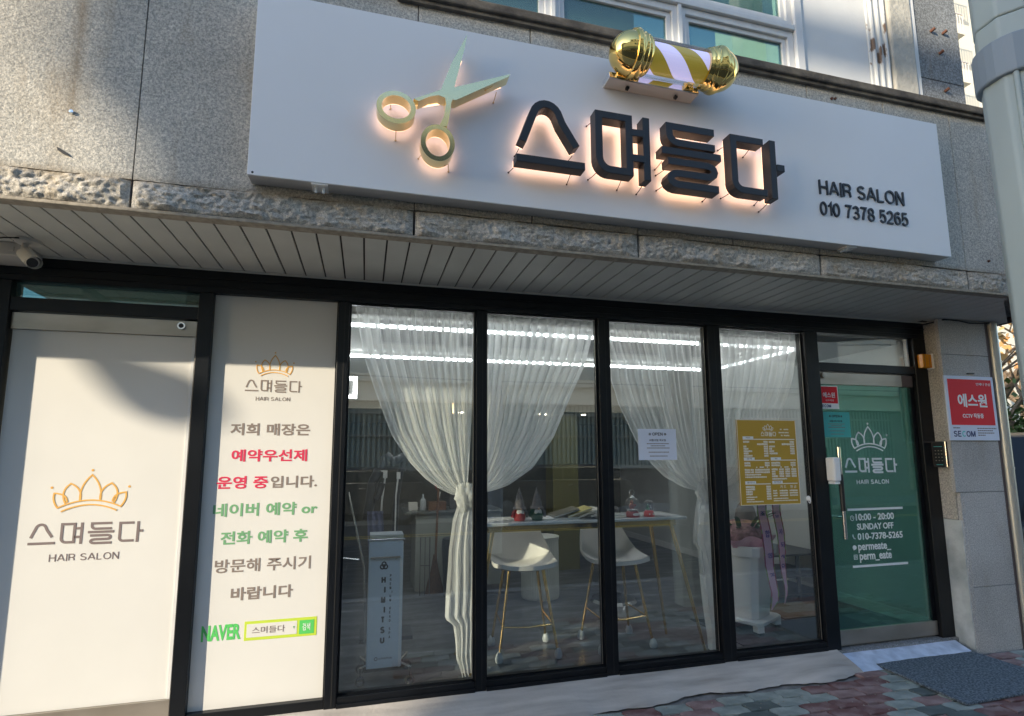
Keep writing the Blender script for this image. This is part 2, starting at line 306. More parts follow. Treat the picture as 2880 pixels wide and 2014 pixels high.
# ------------------------------------------------------------------ geometry helpers
class MB:
    def __init__(s): s.v = []; s.f = []; s.mi = []
    def add(s, vs, fs, mi=0):
        n = len(s.v); s.v += [tuple(v) for v in vs]; s.f += [tuple(i+n for i in f) for f in fs]; s.mi += [mi]*len(fs); return s
    def box(s, x0, x1, y0, y1, z0, z1, mi=0):
        return s.add([(x0, y0, z0), (x1, y0, z0), (x1, y1, z0), (x0, y1, z0), (x0, y0, z1), (x1, y0, z1), (x1, y1, z1), (x0, y1, z1)],
                     [(0, 3, 2, 1), (4, 5, 6, 7), (0, 1, 5, 4), (1, 2, 6, 5), (2, 3, 7, 6), (3, 0, 4, 7)], mi)
    def prism(s, pts, y0, y1, mi=0):
        """outline in x,z; y0 is the front"""
        n = len(pts)
        vs = [(p[0], y0, p[1]) for p in pts] + [(p[0], y1, p[1]) for p in pts]
        a = sum(pts[i][0]*pts[(i+1) % n][1]-pts[(i+1) % n][0]*pts[i][1] for i in range(n))
        F = [tuple(range(n)), tuple(range(2*n-1, n-1, -1))]+[(i, i+n, (i+1) % n+n, (i+1) % n) for i in range(n)]
        if a < 0: F = [tuple(reversed(f)) for f in F]
        return s.add(vs, F, mi)
    def slab(s, pts, z0, z1, mi=0):
        n = len(pts); a = sum(pts[i][0]*pts[(i+1) % n][1]-pts[(i+1) % n][0]*pts[i][1] for i in range(n))
        if a < 0: pts = pts[::-1]
        vs = [(p[0], p[1], z1) for p in pts]+[(p[0], p[1], z0) for p in pts]
        return s.add(vs, [tuple(range(n)), tuple(range(2*n-1, n-1, -1))]+[(i, i+n, (i+1) % n+n, (i+1) % n) for i in range(n)], mi)
    def ribbon(s, pts, w, y0, y1, closed=False, mi=0):
        """stroke of width w along a path in x,z, from y0 (front) to y1"""
        n = len(pts); P = [Vector(p) for p in pts]; Lf = []; Rt = []
        for i in range(n):
            a = P[i]-P[i-1] if (i > 0 or closed) else None
            b = P[(i+1) % n]-P[i] if (i < n-1 or closed) else None
            if a is None: a = b
            if b is None: b = a
            a = a.normalized(); b = b.normalized(); na = Vector((-a.y, a.x)); nb = Vector((-b.y, b.x))
            m = na+nb; m = na if m.length < 1e-6 else m.normalized()
            k = w/2/max(0.35, m.dot(na)); Lf.append(P[i]+m*k); Rt.append(P[i]-m*k)
        vs = []
        for a, b in zip(Lf, Rt): vs += [(a.x, y0, a.y), (b.x, y0, b.y), (b.x, y1, b.y), (a.x, y1, a.y)]
        F = []
        for i in range(n if closed else n-1):
            j = (i+1) % n; A = 4*i; B = 4*j
            for q in range(4): F.append((A+q, A+(q+1) % 4, B+(q+1) % 4, B+q))
        if not closed: F += [(0, 3, 2, 1), tuple(4*(n-1)+q for q in (0, 1, 2, 3))]
        return s.add(vs, F, mi)
    def tube(s, pts, r, n=10, mi=0, r2=None, cap=True):
        P = [Vector(p) for p in pts]; k = len(P); rings = []
        up_ = Vector((0, 0, 1))
        for i in range(k):
            t = (P[min(i+1, k-1)]-P[max(i-1, 0)]).normalized()
            u = t.cross(up_); u = t.cross(Vector((1, 0, 0))) if u.length < 1e-3 else u
            u.normalize(); w_ = u.cross(t)
            rr = r if r2 is None else r+(r2-r)*i/(k-1)
            rings.append([P[i]+(u*math.cos(2*math.pi*j/n)+w_*math.sin(2*math.pi*j/n))*rr for j in range(n)])
        vs = [v for rg in rings for v in rg]
        F = [(i*n+j, i*n+(j+1) % n, (i+1)*n+(j+1) % n, (i+1)*n+j) for i in range(k-1) for j in range(n)]
        if cap: F += [tuple(range(n-1, -1, -1)), tuple((k-1)*n+j for j in range(n))]
        return s.add(vs, F, mi)
    def lathe(s, prof, c=(0, 0, 0), axis='z', n=28, mi=0, a0=0.0, sx=1, sy=1):
        """prof: (position along the axis, radius)"""
        vs = []; k = len(prof)
        for h, r in prof:
            for j in range(n):
                a = a0+2*math.pi*j/n; u = math.cos(a)*r*sx; v = math.sin(a)*r*sy
                p = (u, v, h) if axis == 'z' else ((h, u, v) if axis == 'x' else (v, h, u))
                vs.append((p[0]+c[0], p[1]+c[1], p[2]+c[2]))
        F = [(i*n+j, i*n+(j+1) % n, (i+1)*n+(j+1) % n, (i+1)*n+j) for i in range(k-1) for j in range(n)]
        F += [tuple(range(n-1, -1, -1)), tuple((k-1)*n+j for j in range(n))]
        return s.add(vs, F, mi)
    def ball(s, c, r, n=16, mi=0, sx=1, sy=1, sz=1):
        k = 9
        return s.lathe([(-r*sz*math.cos(math.pi*(i+0.02)/(k+0.04)), max(1e-4, r*math.sin(math.pi*(i+0.02)/(k+0.04)))) for i in range(k+1)], c, 'z', n, mi, 0, sx, sy)
    def grid(s, fn, nu, nv, mi=0):
        vs = [fn(i/nu, j/nv) for j in range(nv+1) for i in range(nu+1)]
        return s.add(vs, [(j*(nu+1)+i, j*(nu+1)+i+1, (j+1)*(nu+1)+i+1, (j+1)*(nu+1)+i) for j in range(nv) for i in range(nu)], mi)

def tag(o, label=None, cat=None, group=None, kind=None):
    if label: o['label'] = label
    if cat: o['category'] = cat
    if group: o['group'] = group
    if kind: o['kind'] = kind
    return o

def build(name, mb, m, parent=None, smooth=False, bevel=0.0, seg=2, label=None, autos=None):
    me = bpy.data.meshes.new(name); me.from_pydata(mb.v, [], mb.f)
    ms = m if isinstance(m, (list, tuple)) else [m]
    for q in ms: me.materials.append(M[q] if isinstance(q, str) else q)
    if len(ms) > 1: me.polygons.foreach_set('material_index', mb.mi)
    me.update()
    bm = bmesh.new(); bm.from_mesh(me); bmesh.ops.recalc_face_normals(bm, faces=bm.faces); bm.to_mesh(me); bm.free()
    if smooth:
        me.polygons.foreach_set('use_smooth', [True]*len(me.polygons))
        me.set_sharp_from_angle(angle=R(autos or 40))
    o = bpy.data.objects.new(name, me); col.objects.link(o)
    if bevel:
        b = o.modifiers.new('edge', 'BEVEL'); b.width = bevel; b.segments = seg; b.limit_method = 'ANGLE'; b.harden_normals = False
    if parent:
        o.parent = parent
        if parent.type == 'EMPTY': o.matrix_parent_inverse = Matrix.Translation(parent.location).inverted()
    if label: o['label'] = label
    return o

def thing(name, label, cat, loc=(0, 0, 0), group=None, kind=None):
    o = bpy.data.objects.new(name, None); col.objects.link(o); o.location = loc; o.empty_display_size = 0.1
    return tag(o, label, cat, group, kind)

def copy_tree(o, loc, rz=0.0, label=None):
    r = o.copy(); col.objects.link(r); r.location = loc; r.rotation_euler = (0, 0, rz)
    if label: r['label'] = label
    for ch in [c for c in list(bpy.data.objects) if c.parent == o]:
        c = ch.copy(); col.objects.link(c); c.parent = r
        for g in [q for q in list(bpy.data.objects) if q.parent == ch]:
            d = g.copy(); col.objects.link(d); d.parent = c
    return r

def arc(cx, cz, rx, rz, a, b, n=8):
    return [(cx+rx*math.cos(R(a+(b-a)*i/n)), cz+rz*math.sin(R(a+(b-a)*i/n))) for i in range(n+1)]
# a plain stroke alphabet for the grotesque lettering: glyph -> (width, strokes); height 1
def _el(cx, cz, rx, rz, a, b, n=14): return arc(cx, cz, rx, rz, a, b, n)
def _o(w): return (w, [(_el(w/2, .5, w/2, .5, 0, 345, 23), True)])
GL = {
 'H': (.62, [([(0, -.08), (0, 1.08)], 0), ([(.62, -.08), (.62, 1.08)], 0), ([(0, .52), (.62, .52)], 0)]),
 'A': (.72, [([(0, 0), (.33, 1), (.39, 1), (.72, 0)], 0), ([(.12, .32), (.60, .32)], 0)]),
 'I': (.02, [([(.01, -.08), (.01, 1.08)], 0)]),
 'R': (.60, [([(0, 0), (0, 1), (.34, 1)]+_el(.34, .74, .23, .26, 85, -90, 8)+[(0, .48)], 0), ([(.34, .48), (.50, .38), (.57, 0)], 0)]),
 'P': (.58, [([(0, 0), (0, 1), (.34, 1)]+_el(.34, .73, .24, .27, 85, -90, 8)+[(0, .46)], 0)]),
 'S': (.58, [(_el(.29, .755, .27, .245, 25, 200, 9)+[(.06, .62), (.20, .53), (.44, .46), (.55, .37)]+_el(.29, .245, .28, .245, 10, -165, 9), 0)]),
 'L': (.50, [([(0, 1), (0, 0), (.50, 0)], 0)]),
 'O': _o(.76), '0': _o(.52), 'C': (.70, [(_el(.38, .5, .36, .5, 42, 318, 18), 0)]),
 'N': (.62, [([(0, -.08), (0, 1.08)], 0), ([(.62, -.08), (.62, 1.08)], 0), ([(.02, 1.03), (.60, -.03)], 0)]),
 'M': (.76, [([(0, -.08), (0, 1.08)], 0), ([(.76, -.08), (.76, 1.08)], 0), ([(.02, 1.03), (.35, .05), (.41, .05), (.74, 1.03)], 0)]),
 'E': (.54, [([(.54, 1), (0, 1), (0, 0), (.54, 0)], 0), ([(0, .52), (.49, .52)], 0)]),
 'F': (.50, [([(.50, 1), (0, 1), (0, 0)], 0), ([(0, .50), (.44, .50)], 0)]),
 'D': (.62, [([(0, 0), (0, 1), (.26, 1)]+_el(.26, .5, .36, .5, 80, -80, 12)+[(.26, 0), (0, 0), (0, .02)], 0)]),
 'U': (.60, [([(0, 1), (0, .30)]+_el(.30, .30, .30, .30, 190, 350, 10)+[(.60, .30), (.60, 1)], 0)]),
 'T': (.62, [([(0, 1), (.62, 1)], 0), ([(.31, 1), (.31, 0)], 0)]),
 'V': (.68, [([(0, 1), (.31, 0), (.37, 0), (.68, 1)], 0)]),
 'Y': (.66, [([(0, 1), (.33, .44), (.66, 1)], 0), ([(.33, .46), (.33, 0)], 0)]),
 '1': (.24, [([(0, .76), (.14, .82), (.24, .99), (.24, 0)], 0)]),
 '2': (.52, [(_el(.26, .71, .25, .29, 170, -20, 10)+[(.38, .42), (.04, .12), (0, 0), (.53, 0)], 0)]),
 '3': (.52, [(_el(.25, .745, .23, .255, 160, -80, 10)+[(.18, .52)], 0), ([(.20, .515)]+_el(.25, .255, .26, .26, 75, -160, 11), 0)]),
 '5': (.52, [([(.48, 1), (.10, 1), (.04, .48)]+_el(.25, .325, .27, .325, 125, -150, 12), 0)]),
 '6': (.52, [(_el(.26, .31, .25, .31, 0, 345, 17), True), (_el(.28, .5, .27, .5, 45, 190, 9)+[(.01, .3)], 0)]),
 '7': (.50, [([(0, 1), (.50, 1), (.28, .58), (.17, 0)], 0)]),
 '8': (.52, [(_el(.26, .755, .22, .245, 0, 340, 15), True), (_el(.26, .265, .26, .265, 0, 340, 15), True)]),
 ':': (.02, [([(.01, .14), (.01, .28)], 0), ([(.01, .62), (.01, .76)], 0)]),
 '-': (.30, [([(0, .46), (.30, .46)], 0)]), '_': (.42, [([(0, -.02), (.42, -.02)], 0)]),
 'p': (.48, [([(0, 1), (0, -.34)], 0), (_el(.24, .5, .24, .5, 0, 340, 13), True)]),
 'e': (.50, [([(.02, .52), (.48, .52)], 0), (_el(.25, .5, .24, .5, 5, 310, 15), 0)]),
 'r': (.30, [([(0, 0), (0, 1)], 0), ([(0, .62), (.12, .92), (.30, .97)], 0)]),
 'm': (.80, [([(0, 0), (0, 1)], 0), ([(0, .7), (.10, .95), (.28, .98), (.40, .72), (.40, 0)], 0), ([(.40, .7), (.50, .95), (.68, .98), (.80, .72), (.80, 0)], 0)]),
 'a': (.48, [(_el(.22, .30, .22, .30, 0, 340, 13), True), ([(.04, .82), (.16, 1), (.36, .98), (.46, .76), (.46, 0)], 0)]),
 't': (.32, [([(.13, 1.34), (.13, .16), (.20, 0), (.32, 0)], 0), ([(0, .98), (.32, .98)], 0)]),
 'K': (.60, [([(0, 0), (0, 1)], 0), ([(.58, 1), (.04, .42)], 0), ([(.22, .60), (.62, 0)], 0)]),
}
def stroke_text(name, s, m, parent, x0, x1, z0, z1, y, depth, st):
    H = z1-z0; w = st*H; gap = 0.12+st*0.95; sp = 0.42
    adv = 0; pos = []
    for ch in s:
        if ch == ' ': adv += sp; continue
        pos.append((ch, adv)); adv += GL[ch][0]+gap
    tot = adv-gap; X = (x1-x0-w)/max(tot, 1e-6) if tot > .05 else 1
    mb = MB()
    if depth > 0.005:          # raised letters are pieces of their own
        for ch, a in pos:
            q = MB()
            for k, (p, cl) in enumerate(GL[ch][1]): q.ribbon([(x0+w/2+(a+u)*X, z0+w/2+v*(H-w)) for u, v in p], w, y-0.00025*k, y+depth, bool(cl))
            build(name, q, m, parent)
        return
    for ch, a in pos:
        for k, (p, cl) in enumerate(GL[ch][1]):
            mb.ribbon([(x0+w/2+(a+u)*X, z0+w/2+v*(H-w)) for u, v in p], w, y-0.00025*k, y+depth, bool(cl))
    return build(name, mb, m, parent)

def text(name, s, m, parent, x0, x1, z0, z1, y, depth=0.001, bold=0.0, slant=0.0, face=False):
    """letters standing in the x,z plane, fitted to a box; y is their front"""
    if not face and all(ch == ' ' or ch in GL for ch in s): return stroke_text(name, s, m, parent, x0, x1, z0, z1, y, depth, 0.125+bold*2.6)
    c = bpy.data.curves.new('lettering', 'FONT'); c.body = s; c.offset = bold; c.extrude = 0.5; c.shear = slant
    c.resolution_u = 3
    t = bpy.data.objects.new('tmp', c); col.objects.link(t)
    dg = bpy.context.evaluated_depsgraph_get(); dg.update()
    me = bpy.data.meshes.new_from_object(t.evaluated_get(dg)); bpy.data.objects.remove(t)
    xs = [v.co.x for v in me.vertices]; ys = [v.co.y for v in me.vertices]
    ax, bx, ay, by = min(xs), max(xs), min(ys), max(ys)
    for v in me.vertices:
        X, Y, Z = v.co
        v.co = (x0+(X-ax)/(bx-ax)*(x1-x0), y+(0.5-Z)*depth, z0+(Y-ay)/(by-ay)*(z1-z0))
    me.materials.clear(); me.materials.append(M[m]); me.name = name
    o = bpy.data.objects.new(name, me); col.objects.link(o)
    if parent:
        o.parent = parent
        if parent.type == 'EMPTY': o.matrix_parent_inverse = Matrix.Translation(parent.location).inverted()
    return o


# the salon's word mark as strokes; 1.716 wide, 0.392 high
LOGO = {
 'seu': [([(0.034, 0.134), (0.095, 0.30)]+arc(0.172, 0.288, 0.076, 0.082, 165, 30, 8)+[(0.262, 0.27), (0.344, 0.140)], False),
         ([(0.0, 0.035), (0.392, 0.035)], False)],
 'myeo': [([(0.480, 0.366), (0.666, 0.366), (0.666, 0.040), (0.555, 0.040)]+arc(0.548, 0.112, 0.068, 0.072, 262, 182, 5), True),
          ([(0.775, 0.388), (0.773, 0.002)], False), ([(0.672, 0.284), (0.762, 0.286)], False), ([(0.672, 0.130), (0.762, 0.130)], False)],
 'deul': [([(1.225, 0.364), (0.925, 0.364), (0.925, 0.320)]+arc(0.985, 0.318, 0.060, 0.052, 185, 268, 5)+[(1.227, 0.266)], False),
          ([(0.870, 0.208), (1.264, 0.209)], False),
          ([(0.907, 0.146), (1.165, 0.146)]+arc(1.165, 0.111, 0.050, 0.035, 85, -85, 6)+[(0.985, 0.076)]+arc(0.975, 0.041, 0.055, 0.034, 95, 265, 6)+[(1.238, 0.007)], False)],
 'da': [([(1.570, 0.358), (1.356, 0.358), (1.356, 0.10)]+arc(1.415, 0.088, 0.060, 0.058, 182, 268, 5)+[(1.580, 0.030)], False),
        ([(1.636, 0.380), (1.632, 0.0)], False), ([(1.660, 0.206), (1.716, 0.206)], False)],
}
# the crown: width 2 (-1..1), height 0..1.26
def crown_paths():
    def pet(bx0, bx1, bz0, bz1, tx, tz, k):
        out = []
        for i in range(9):
            t = i/8; out.append((bx0*(1-t)**2+2*t*(1-t)*(bx0+k[0])+tx*t*t, bz0*(1-t)**2+2*t*(1-t)*(bz0+k[1])+tz*t*t))
        for i in range(1, 9):
            t = i/8; out.append((tx*(1-t)**2+2*t*(1-t)*(bx1+k[2])+bx1*t*t, tz*(1-t)**2+2*t*(1-t)*(bz1+k[3])+bz1*t*t))
        return out
    P = [pet(-0.28, 0.28, 0.34, 0.34, 0.0, 1.15, (-0.05, 0.48, 0.05, 0.48)),
         pet(-0.66, -0.27, 0.24, 0.36, -0.56, 0.88, (-0.20, 0.40, 0.05, 0.36)), pet(0.27, 0.66, 0.36, 0.24, 0.56, 0.88, (-0.05, 0.36, 0.20, 0.40)),
         pet(-0.86, -0.62, 0.12, 0.28, -0.98, 0.58, (-0.17, 0.22, 0.0, 0.28)), pet(0.62, 0.86, 0.28, 0.12, 0.98, 0.58, (0.0, 0.28, 0.17, 0.22))]
    P.append([(0.88*t/10, 0.345-0.235*(t/10)**2) for t in range(-10, 11)])
    P.append([(0.76*t/10, 0.20-0.20*(t/10)**2) for t in range(-10, 11)])
    return P
def crown(name, m, parent, cx, z0, hw, h, y, w, dots=True):
    mb = MB()
    for i, p in enumerate(crown_paths()):
        mb.ribbon([(cx+a*hw, z0+b*h/1.26) for a, b in p], w*(1.0 if i < 5 else 0.9), y-0.0002*i, y+0.001)
    if dots:
        for a, b in ((0, 1.30), (-1.06, 0.76), (1.06, 0.76)):
            mb.prism(arc(cx+a*hw, z0+b*h/1.26, w*0.8, w*0.8, 0, 342, 14), y, y+0.001)
    return build(name, mb, m, parent)
def wordmark(name, m, parent, x0, x1, z0, z1, y, w, d=0.001):
    sx = (x1-x0)/1.716; sz = (z1-z0)/0.392; mb = MB(); k = 0
    for ch in LOGO.values():
        for p, cl in ch:
            mb.ribbon([(x0+a*sx, z0+b*sz) for a, b in p], w, y-0.0002*(k % 3), y+d, cl); k += 1
    return build(name, mb, m, parent)

# ------------------------------------------------------------------ ground
def struct(name, mb, m, **k):
    o = build(name, mb, m, **k); o['kind'] = 'structure'; return o
struct('ground', MB().box(-120, 120, -120, 120, -0.9, -0.26), 'asphalt')
struct('road', MB().box(-60, 60, -10.6, -2.95, -0.5, -0.22), 'asphalt')
lm = MB(); lm.box(-60, 60, -3.12, -3.0, -0.219, -0.216); lm.box(-60, 60, -8.70, -8.58, -0.219, -0.216); lm.box(-60, 60, -8.45, -8.33, -0.219, -0.216)
struct('road_marking', lm, 'yellow')
kb = struct('kerb', MB().box(-60, 60, -2.95, -2.80, -0.5, -0.105), 'kerb', bevel=0.01)
side = struct('sidewalk', MB().box(-60, 60, -2.80, 0.3, -0.6, -0.118), 'mortar')
struct('far_sidewalk', MB().box(-60, 60, -13.0, -10.6, -0.5, -0.11), 'kerb')
# pavers: wavy interlocking blocks, each its own
def paver_outline(L=0.222, W=0.108, g=0.003):
    pts = []
    n = 8
    for i in range(n+1): t = i/n; pts.append((-L/2+g+t*(L-2*g), -W/2+g+0.008*math.sin(2*math.pi*t)))
    for i in range(1, 5): t = i/5; pts.append((L/2-g+0.007*math.sin(2*math.pi*t), -W/2+g+t*(W-2*g)))
    for i in range(n+1): t = 1-i/n; pts.append((-L/2+g+t*(L-2*g), W/2-g+0.008*math.sin(2*math.pi*t)))
    for i in range(1, 5): t = 1-i/5; pts.append((-L/2+g+0.007*math.sin(2*math.pi*t), -W/2+g+t*(W-2*g)))
    return pts
pm = {}
ol = paver_outline()
for k in ('pav_red', 'pav_pink', 'pav_green', 'pav_dark'):
    mb = MB(); mb.slab(ol, -0.05, 0.0)
    o = build('paver', mb, k, side, bevel=0.003, seg=1); pm[k] = o
first = {k: True for k in pm}
rot = 0.10
npv = 0
apron_edge = lambda x: -0.33+0.035*math.sin(x*3.1+1)+0.022*math.sin(x*9.3)+0.05*max(0, min(1, (x-2.0)/1.2))
for j in range(0, 14):
    for i in range(-2, 24):
        if j > 7 and i < 4 and j > 9: continue
        u = 0.25+i*0.225+(0.1125 if j % 2 else 0); v = -0.30-j*0.112
        x = u*math.cos(rot)-v*math.sin(rot)*0; y = v
        if x > 6.2 or x < 0.3 or y < -1.62: continue
        if x < 3.6 and y > apron_edge(x)-0.05: continue
        if x < 1.6 and y < -1.0: continue
        band = (i*2+j+(j % 2)) % 12
        k = 'pav_green' if band in (0, 1, 8) else ('pav_red' if band in (2, 3, 4, 5, 6, 7) else 'pav_dark')
        if random.random() < 0.10: k = random.choice(['pav_pink', 'pav_green', 'pav_dark'])
        if y > -0.55 and random.random() < 0.40: k = 'pav_pink' if k == 'pav_red' else 'pav_green'
        src = pm[k]
        if first[k]: o = src; first[k] = False
        else: o = src.copy(); col.objects.link(o)
        o.location = (x, y, -0.098+random.uniform(-0.003, 0.003)); o.rotation_euler = (random.uniform(-.01, .01), random.uniform(-.01, .01), random.uniform(-.02, .02)+(math.pi if random.random() < .5 else 0))
        npv += 1
# concrete apron under the shop windows: a worn slope with a ragged edge
mb = MB()
def apf(u, v):
    x = -3.6+u*7.17; e = apron_edge(x)+0.006*math.sin(x*31)+0.005*math.sin(x*57+2)
    y = -0.035+v*(e+0.035); z = -0.006-0.088*v**1.15+0.0015*math.sin(x*5+v*3)
    if v > 0.96: z -= 0.008*(v-0.96)/0.04
    return (x, y, z)
mb.grid(apf, 180, 14)
struct('concrete_apron', mb, 'concrete', smooth=True)
mb = MB()
mb.grid(lambda u, v: (3.60+u*1.15+(-0.03+0.0*u)*v, -0.06-0.21*v-0.005*math.sin(u*9), -0.035-0.062*v+0.0006*math.sin(u*40+v*9)), 40, 10)
struct('painted_threshold', mb, 'bluepaint', smooth=True)
rr = random.Random(12); db = MB()
for k in range(260):
    x = rr.uniform(0.3, 5.6); y = -0.30-abs(rr.gauss(0, .35)); r_ = rr.uniform(.0012, .0045)
    if 3.70 < x < 4.76 and y < -.1: continue
    db.ball((x, y, -0.094), r_, 5, sz=.7)
o = build('grit', db, 'stone_edge'); o['kind'] = 'stuff'
struct('threshold_step', MB().box(3.58, 4.80, -0.07, 0.12, -0.5, -0.018), 'dark_granite')

# ------------------------------------------------------------------ interior shell
struct('shop_floor', MB().box(-0.98, 4.74, 0.05, 6.0, -0.3, 0.0), 'shopfloor')
struct('shop_ceiling', MB().box(-2.2, 4.9, 0.06, 6.2, 2.60, 2.66).box(-0.98, 4.74, 0.235, 3.0985, 2.492, 2.599), 'ceil')
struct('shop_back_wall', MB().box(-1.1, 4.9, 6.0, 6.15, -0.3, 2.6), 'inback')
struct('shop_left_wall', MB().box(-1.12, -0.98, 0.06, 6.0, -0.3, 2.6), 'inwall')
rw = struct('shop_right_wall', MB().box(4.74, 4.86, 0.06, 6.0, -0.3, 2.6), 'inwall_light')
build('baseboard', MB().box(4.725, 4.738, 0.06, 6.0, 0.0, 0.09), 'whitep', rw)
build('wall_panel_strip', MB().box(4.728, 4.738, 0.06, 6.0, 0.40, 0.42), 'inwall_light', rw)
struct('bulkhead', MB().box(-0.98, 4.74, 3.1, 6.0, 2.06, 2.598), 'bulk')
tag(build('olive_column', MB().box(2.42, 2.78, 3.25, 3.55, 0, 2.058), 'olive'), 'olive green glossy column beside the curtained window, behind the table', 'column')
# ceiling light tubes in a long rectangle
tl = thing('linear_ceiling_light', 'long white linear light running parallel to the window at the ceiling front', 'ceiling light', (1.9, 0.40, 2.6))
build('light_diffuser', MB().box(-0.6, 3.80, 0.388, 0.412, 2.440, 2.460), 'led', tl); build('light_housing', MB().box(-0.6, 3.80, 0.38, 0.42, 2.462, 2.490), 'whitep', tl)
tl = thing('linear_ceiling_light', 'long white linear light at the ceiling, deeper in the salon', 'ceiling light', (1.9, 1.7, 2.6))
build('light_diffuser', MB().box(-0.6, 3.80, 1.685, 1.715, 2.440, 2.460), 'led_deep', tl); build('light_housing', MB().box(-0.6, 3.80, 1.68, 1.72, 2.462, 2.490), 'whitep', tl)
tl = thing('linear_ceiling_light', 'white linear light running away from the window at the right end of the ceiling', 'ceiling light', (3.82, 1.05, 2.6))
build('light_diffuser', MB().box(3.815, 3.845, 0.42, 1.68, 2.440, 2.460), 'led', tl); build('light_housing', MB().box(3.81, 3.85, 0.42, 1.68, 2.462, 2.490), 'whitep', tl)
for x, y, lb in ((2.30, 3.5, 'small warm downlight at the left of the pair under the beige bulkhead'), (2.42, 3.5, 'small warm downlight at the right of the pair under the beige bulkhead'), (2.98, 3.5, 'single warm downlight seen just right of the third mullion'), (1.2, 3.4, 'single warm downlight seen through the second curtain')):
    t = thing('downlight', lb, 'downlight', (x, y, 2.06), 'downlights under the beige bulkhead')
    build('downlight_lens', MB().lathe([(2.048, 0.028), (2.052, 0.03)], (x, y, 0)), 'spot', t)
    build('downlight_ring', MB().lathe([(2.053, 0.042), (2.059, 0.044)], (x, y, 0)), 'whitep', t)

# ------------------------------------------------------------------ building: granite front
bld = thing('granite_building', 'grey granite building front above the hair salon with a rough stone band', 'building', (0, 0, -0.1))
FY = -0.86
def panels(xs, z0, z1, name='granite_panel', m='granite', y=FY, g=0.003, th=0.03):
    for a, b in zip(xs, xs[1:]):
        build(name, MB().box(a+g, b-g, y+random.uniform(-.0015, .0015), y+th, z0+g, z1-g), m, bld, bevel=0.003, seg=1)
build('granite_panel', MB().box(-5.1, -2.448, FY, FY+.03, 2.806, 5.6), 'granite', bld)
build('granite_panel', MB().box(-2.445, -1.118, FY, FY+.03, 2.8065, 5.6), 'granite', bld)
build('granite_panel', MB().box(-1.112, 0.215, FY, FY+.03, 2.8065, 4.052), 'granite', bld)
panels([0.218, 0.885, 1.552, 2.22, 2.891, 3.56, 4.192, 4.60], 2.806, 4.056)
build('wall_core', MB().box(-5.1, 4.60, FY+0.012, -0.62, 2.70, 4.06), 'joint', bld)
build('upper_wall', MB().box(-5.1, 0.16, -0.80, -0.62, 4.06, 5.8), 'granite', bld)
# rough rock-faced band
def rock_block(a, b, z0, z1, seed):
    rnd = random.Random(seed); ph = [rnd.uniform(0, 6.3) for _ in range(12)]
    nu = int((b-a)/0.008); nv = 20
    from mathutils import noise as nz
    mb = MB()
    def fn(u, v):
        x = a+u*(b-a); z = z0+v*(z1-z0)
        e = min(u*(b-a), (1-u)*(b-a))/0.03; e = max(0, min(1, e))
        f = max(0, min(1, v/0.12))*(1-0.45*max(0, (v-0.80)/0.20))
        n = nz.fractal(Vector((x*5+seed, z*9, 1.3)), 1.0, 2.0, 6)
        n2 = abs(nz.noise(Vector((x*11, z*20+seed, 4))))
        n3 = nz.fractal(Vector((x*38, z*60+seed, 2.2)), 1.0, 2.0, 4)
        d = (0.016+0.017*n+0.011*n2+0.010*n3)*e*(0.35+0.65*f)
        return (x, FY-max(0.0, d), z)
    mb.grid(fn, nu, nv)
    # back closing faces
    mb.box(a, b, FY+0.002, FY+0.03, z0, z1)
    return build('rock_faced_block', mb, 'rock', bld, smooth=True, autos=50)
for i, (a, b) in enumerate(zip([-5.1, -3.78, -2.448, -1.115, 0.218, 1.552, 2.888, 4.192], [-3.78, -2.448, -1.115, 0.218, 1.552, 2.888, 4.192, 4.59])):
    rock_block(a+0.006, b-0.006, 2.664, 2.798, i*7+3)
build('stone_edge', MB().box(-5.1, 4.60, -0.872, -0.805, 2.643, 2.661), 'stone_edge', bld, bevel=0.004)
# side return of the overhang, cut back to the corner
build('side_return', MB().slab([(4.60, -0.86), (5.56, -0.27), (5.58, -0.08), (4.9, -0.08), (4.5, -0.62)], 2.70, 4.06), 'granite', bld)
# ledge and upper storey
build('ledge', MB().box(0.10, 4.58, -0.905, -0.74, 4.058, 4.118), 'ledge', bld, bevel=0.01)
build('ledge_drip', MB().box(0.10, 4.575, -0.885, -0.76, 4.034, 4.060), 'ledge', bld, bevel=0.004)
WY = -0.76
def upwindow(x0, x1, z0, z1, inner=0.05):
    w = build('window', MB().ribbon([(x0+inner/2, z0+inner/2), (x1-inner/2, z0+inner/2), (x1-inner/2, z1-inner/2), (x0+inner/2, z1-inner/2)], inner, WY-0.028, WY+0.05, True), 'alu', bld, bevel=0.004)
    build('sash', MB().ribbon([(x0+inner+.018, z0+inner+.018), (x1-inner-.018, z0+inner+.018), (x1-inner-.018, z1-inner-.018), (x0+inner+.018, z1-inner-.018)], 0.034, WY-0.010, WY+0.03, True), 'alu', w, bevel=0.003)
    build('pane', MB().box(x0+inner, x1-inner, WY+0.005, WY+0.011, z0+inner, z1-inner), 'upglass', w)
for a, b in ((0.16, 1.055), (1.055, 1.955), (1.958, 2.885)):
    upwindow(a, b, 4.10, 4.50); upwindow(a, b, 4.54, 5.5, 0.045)
build('window_transom', MB().box(0.16, 2.885, WY-0.05, WY+0.05, 4.501, 4.539), 'alu', bld, bevel=0.004)
build('window_post', MB().box(2.888, 2.952, WY-0.055, WY+0.05, 4.10, 5.6), 'alu', bld, bevel=0.004)
for x in (1.055, 1.956): build('window_post', MB().box(x-0.012, x+0.012, WY-0.045, WY-0.0285, 4.10, 5.6), 'alu', bld)
build('upper_room', MB().box(0.16, 2.9, 0.8, 0.9, 4.0, 5.6), 'upwin', bld)
build('upper_blind', MB().box(0.2, 1.7, -0.64, -0.63, 4.1, 5.5), 'teal_blind', bld)
build('upper_blind', MB().box(2.1, 2.9, -0.60, -0.59, 4.62, 5.5), 'teal_blind', bld)
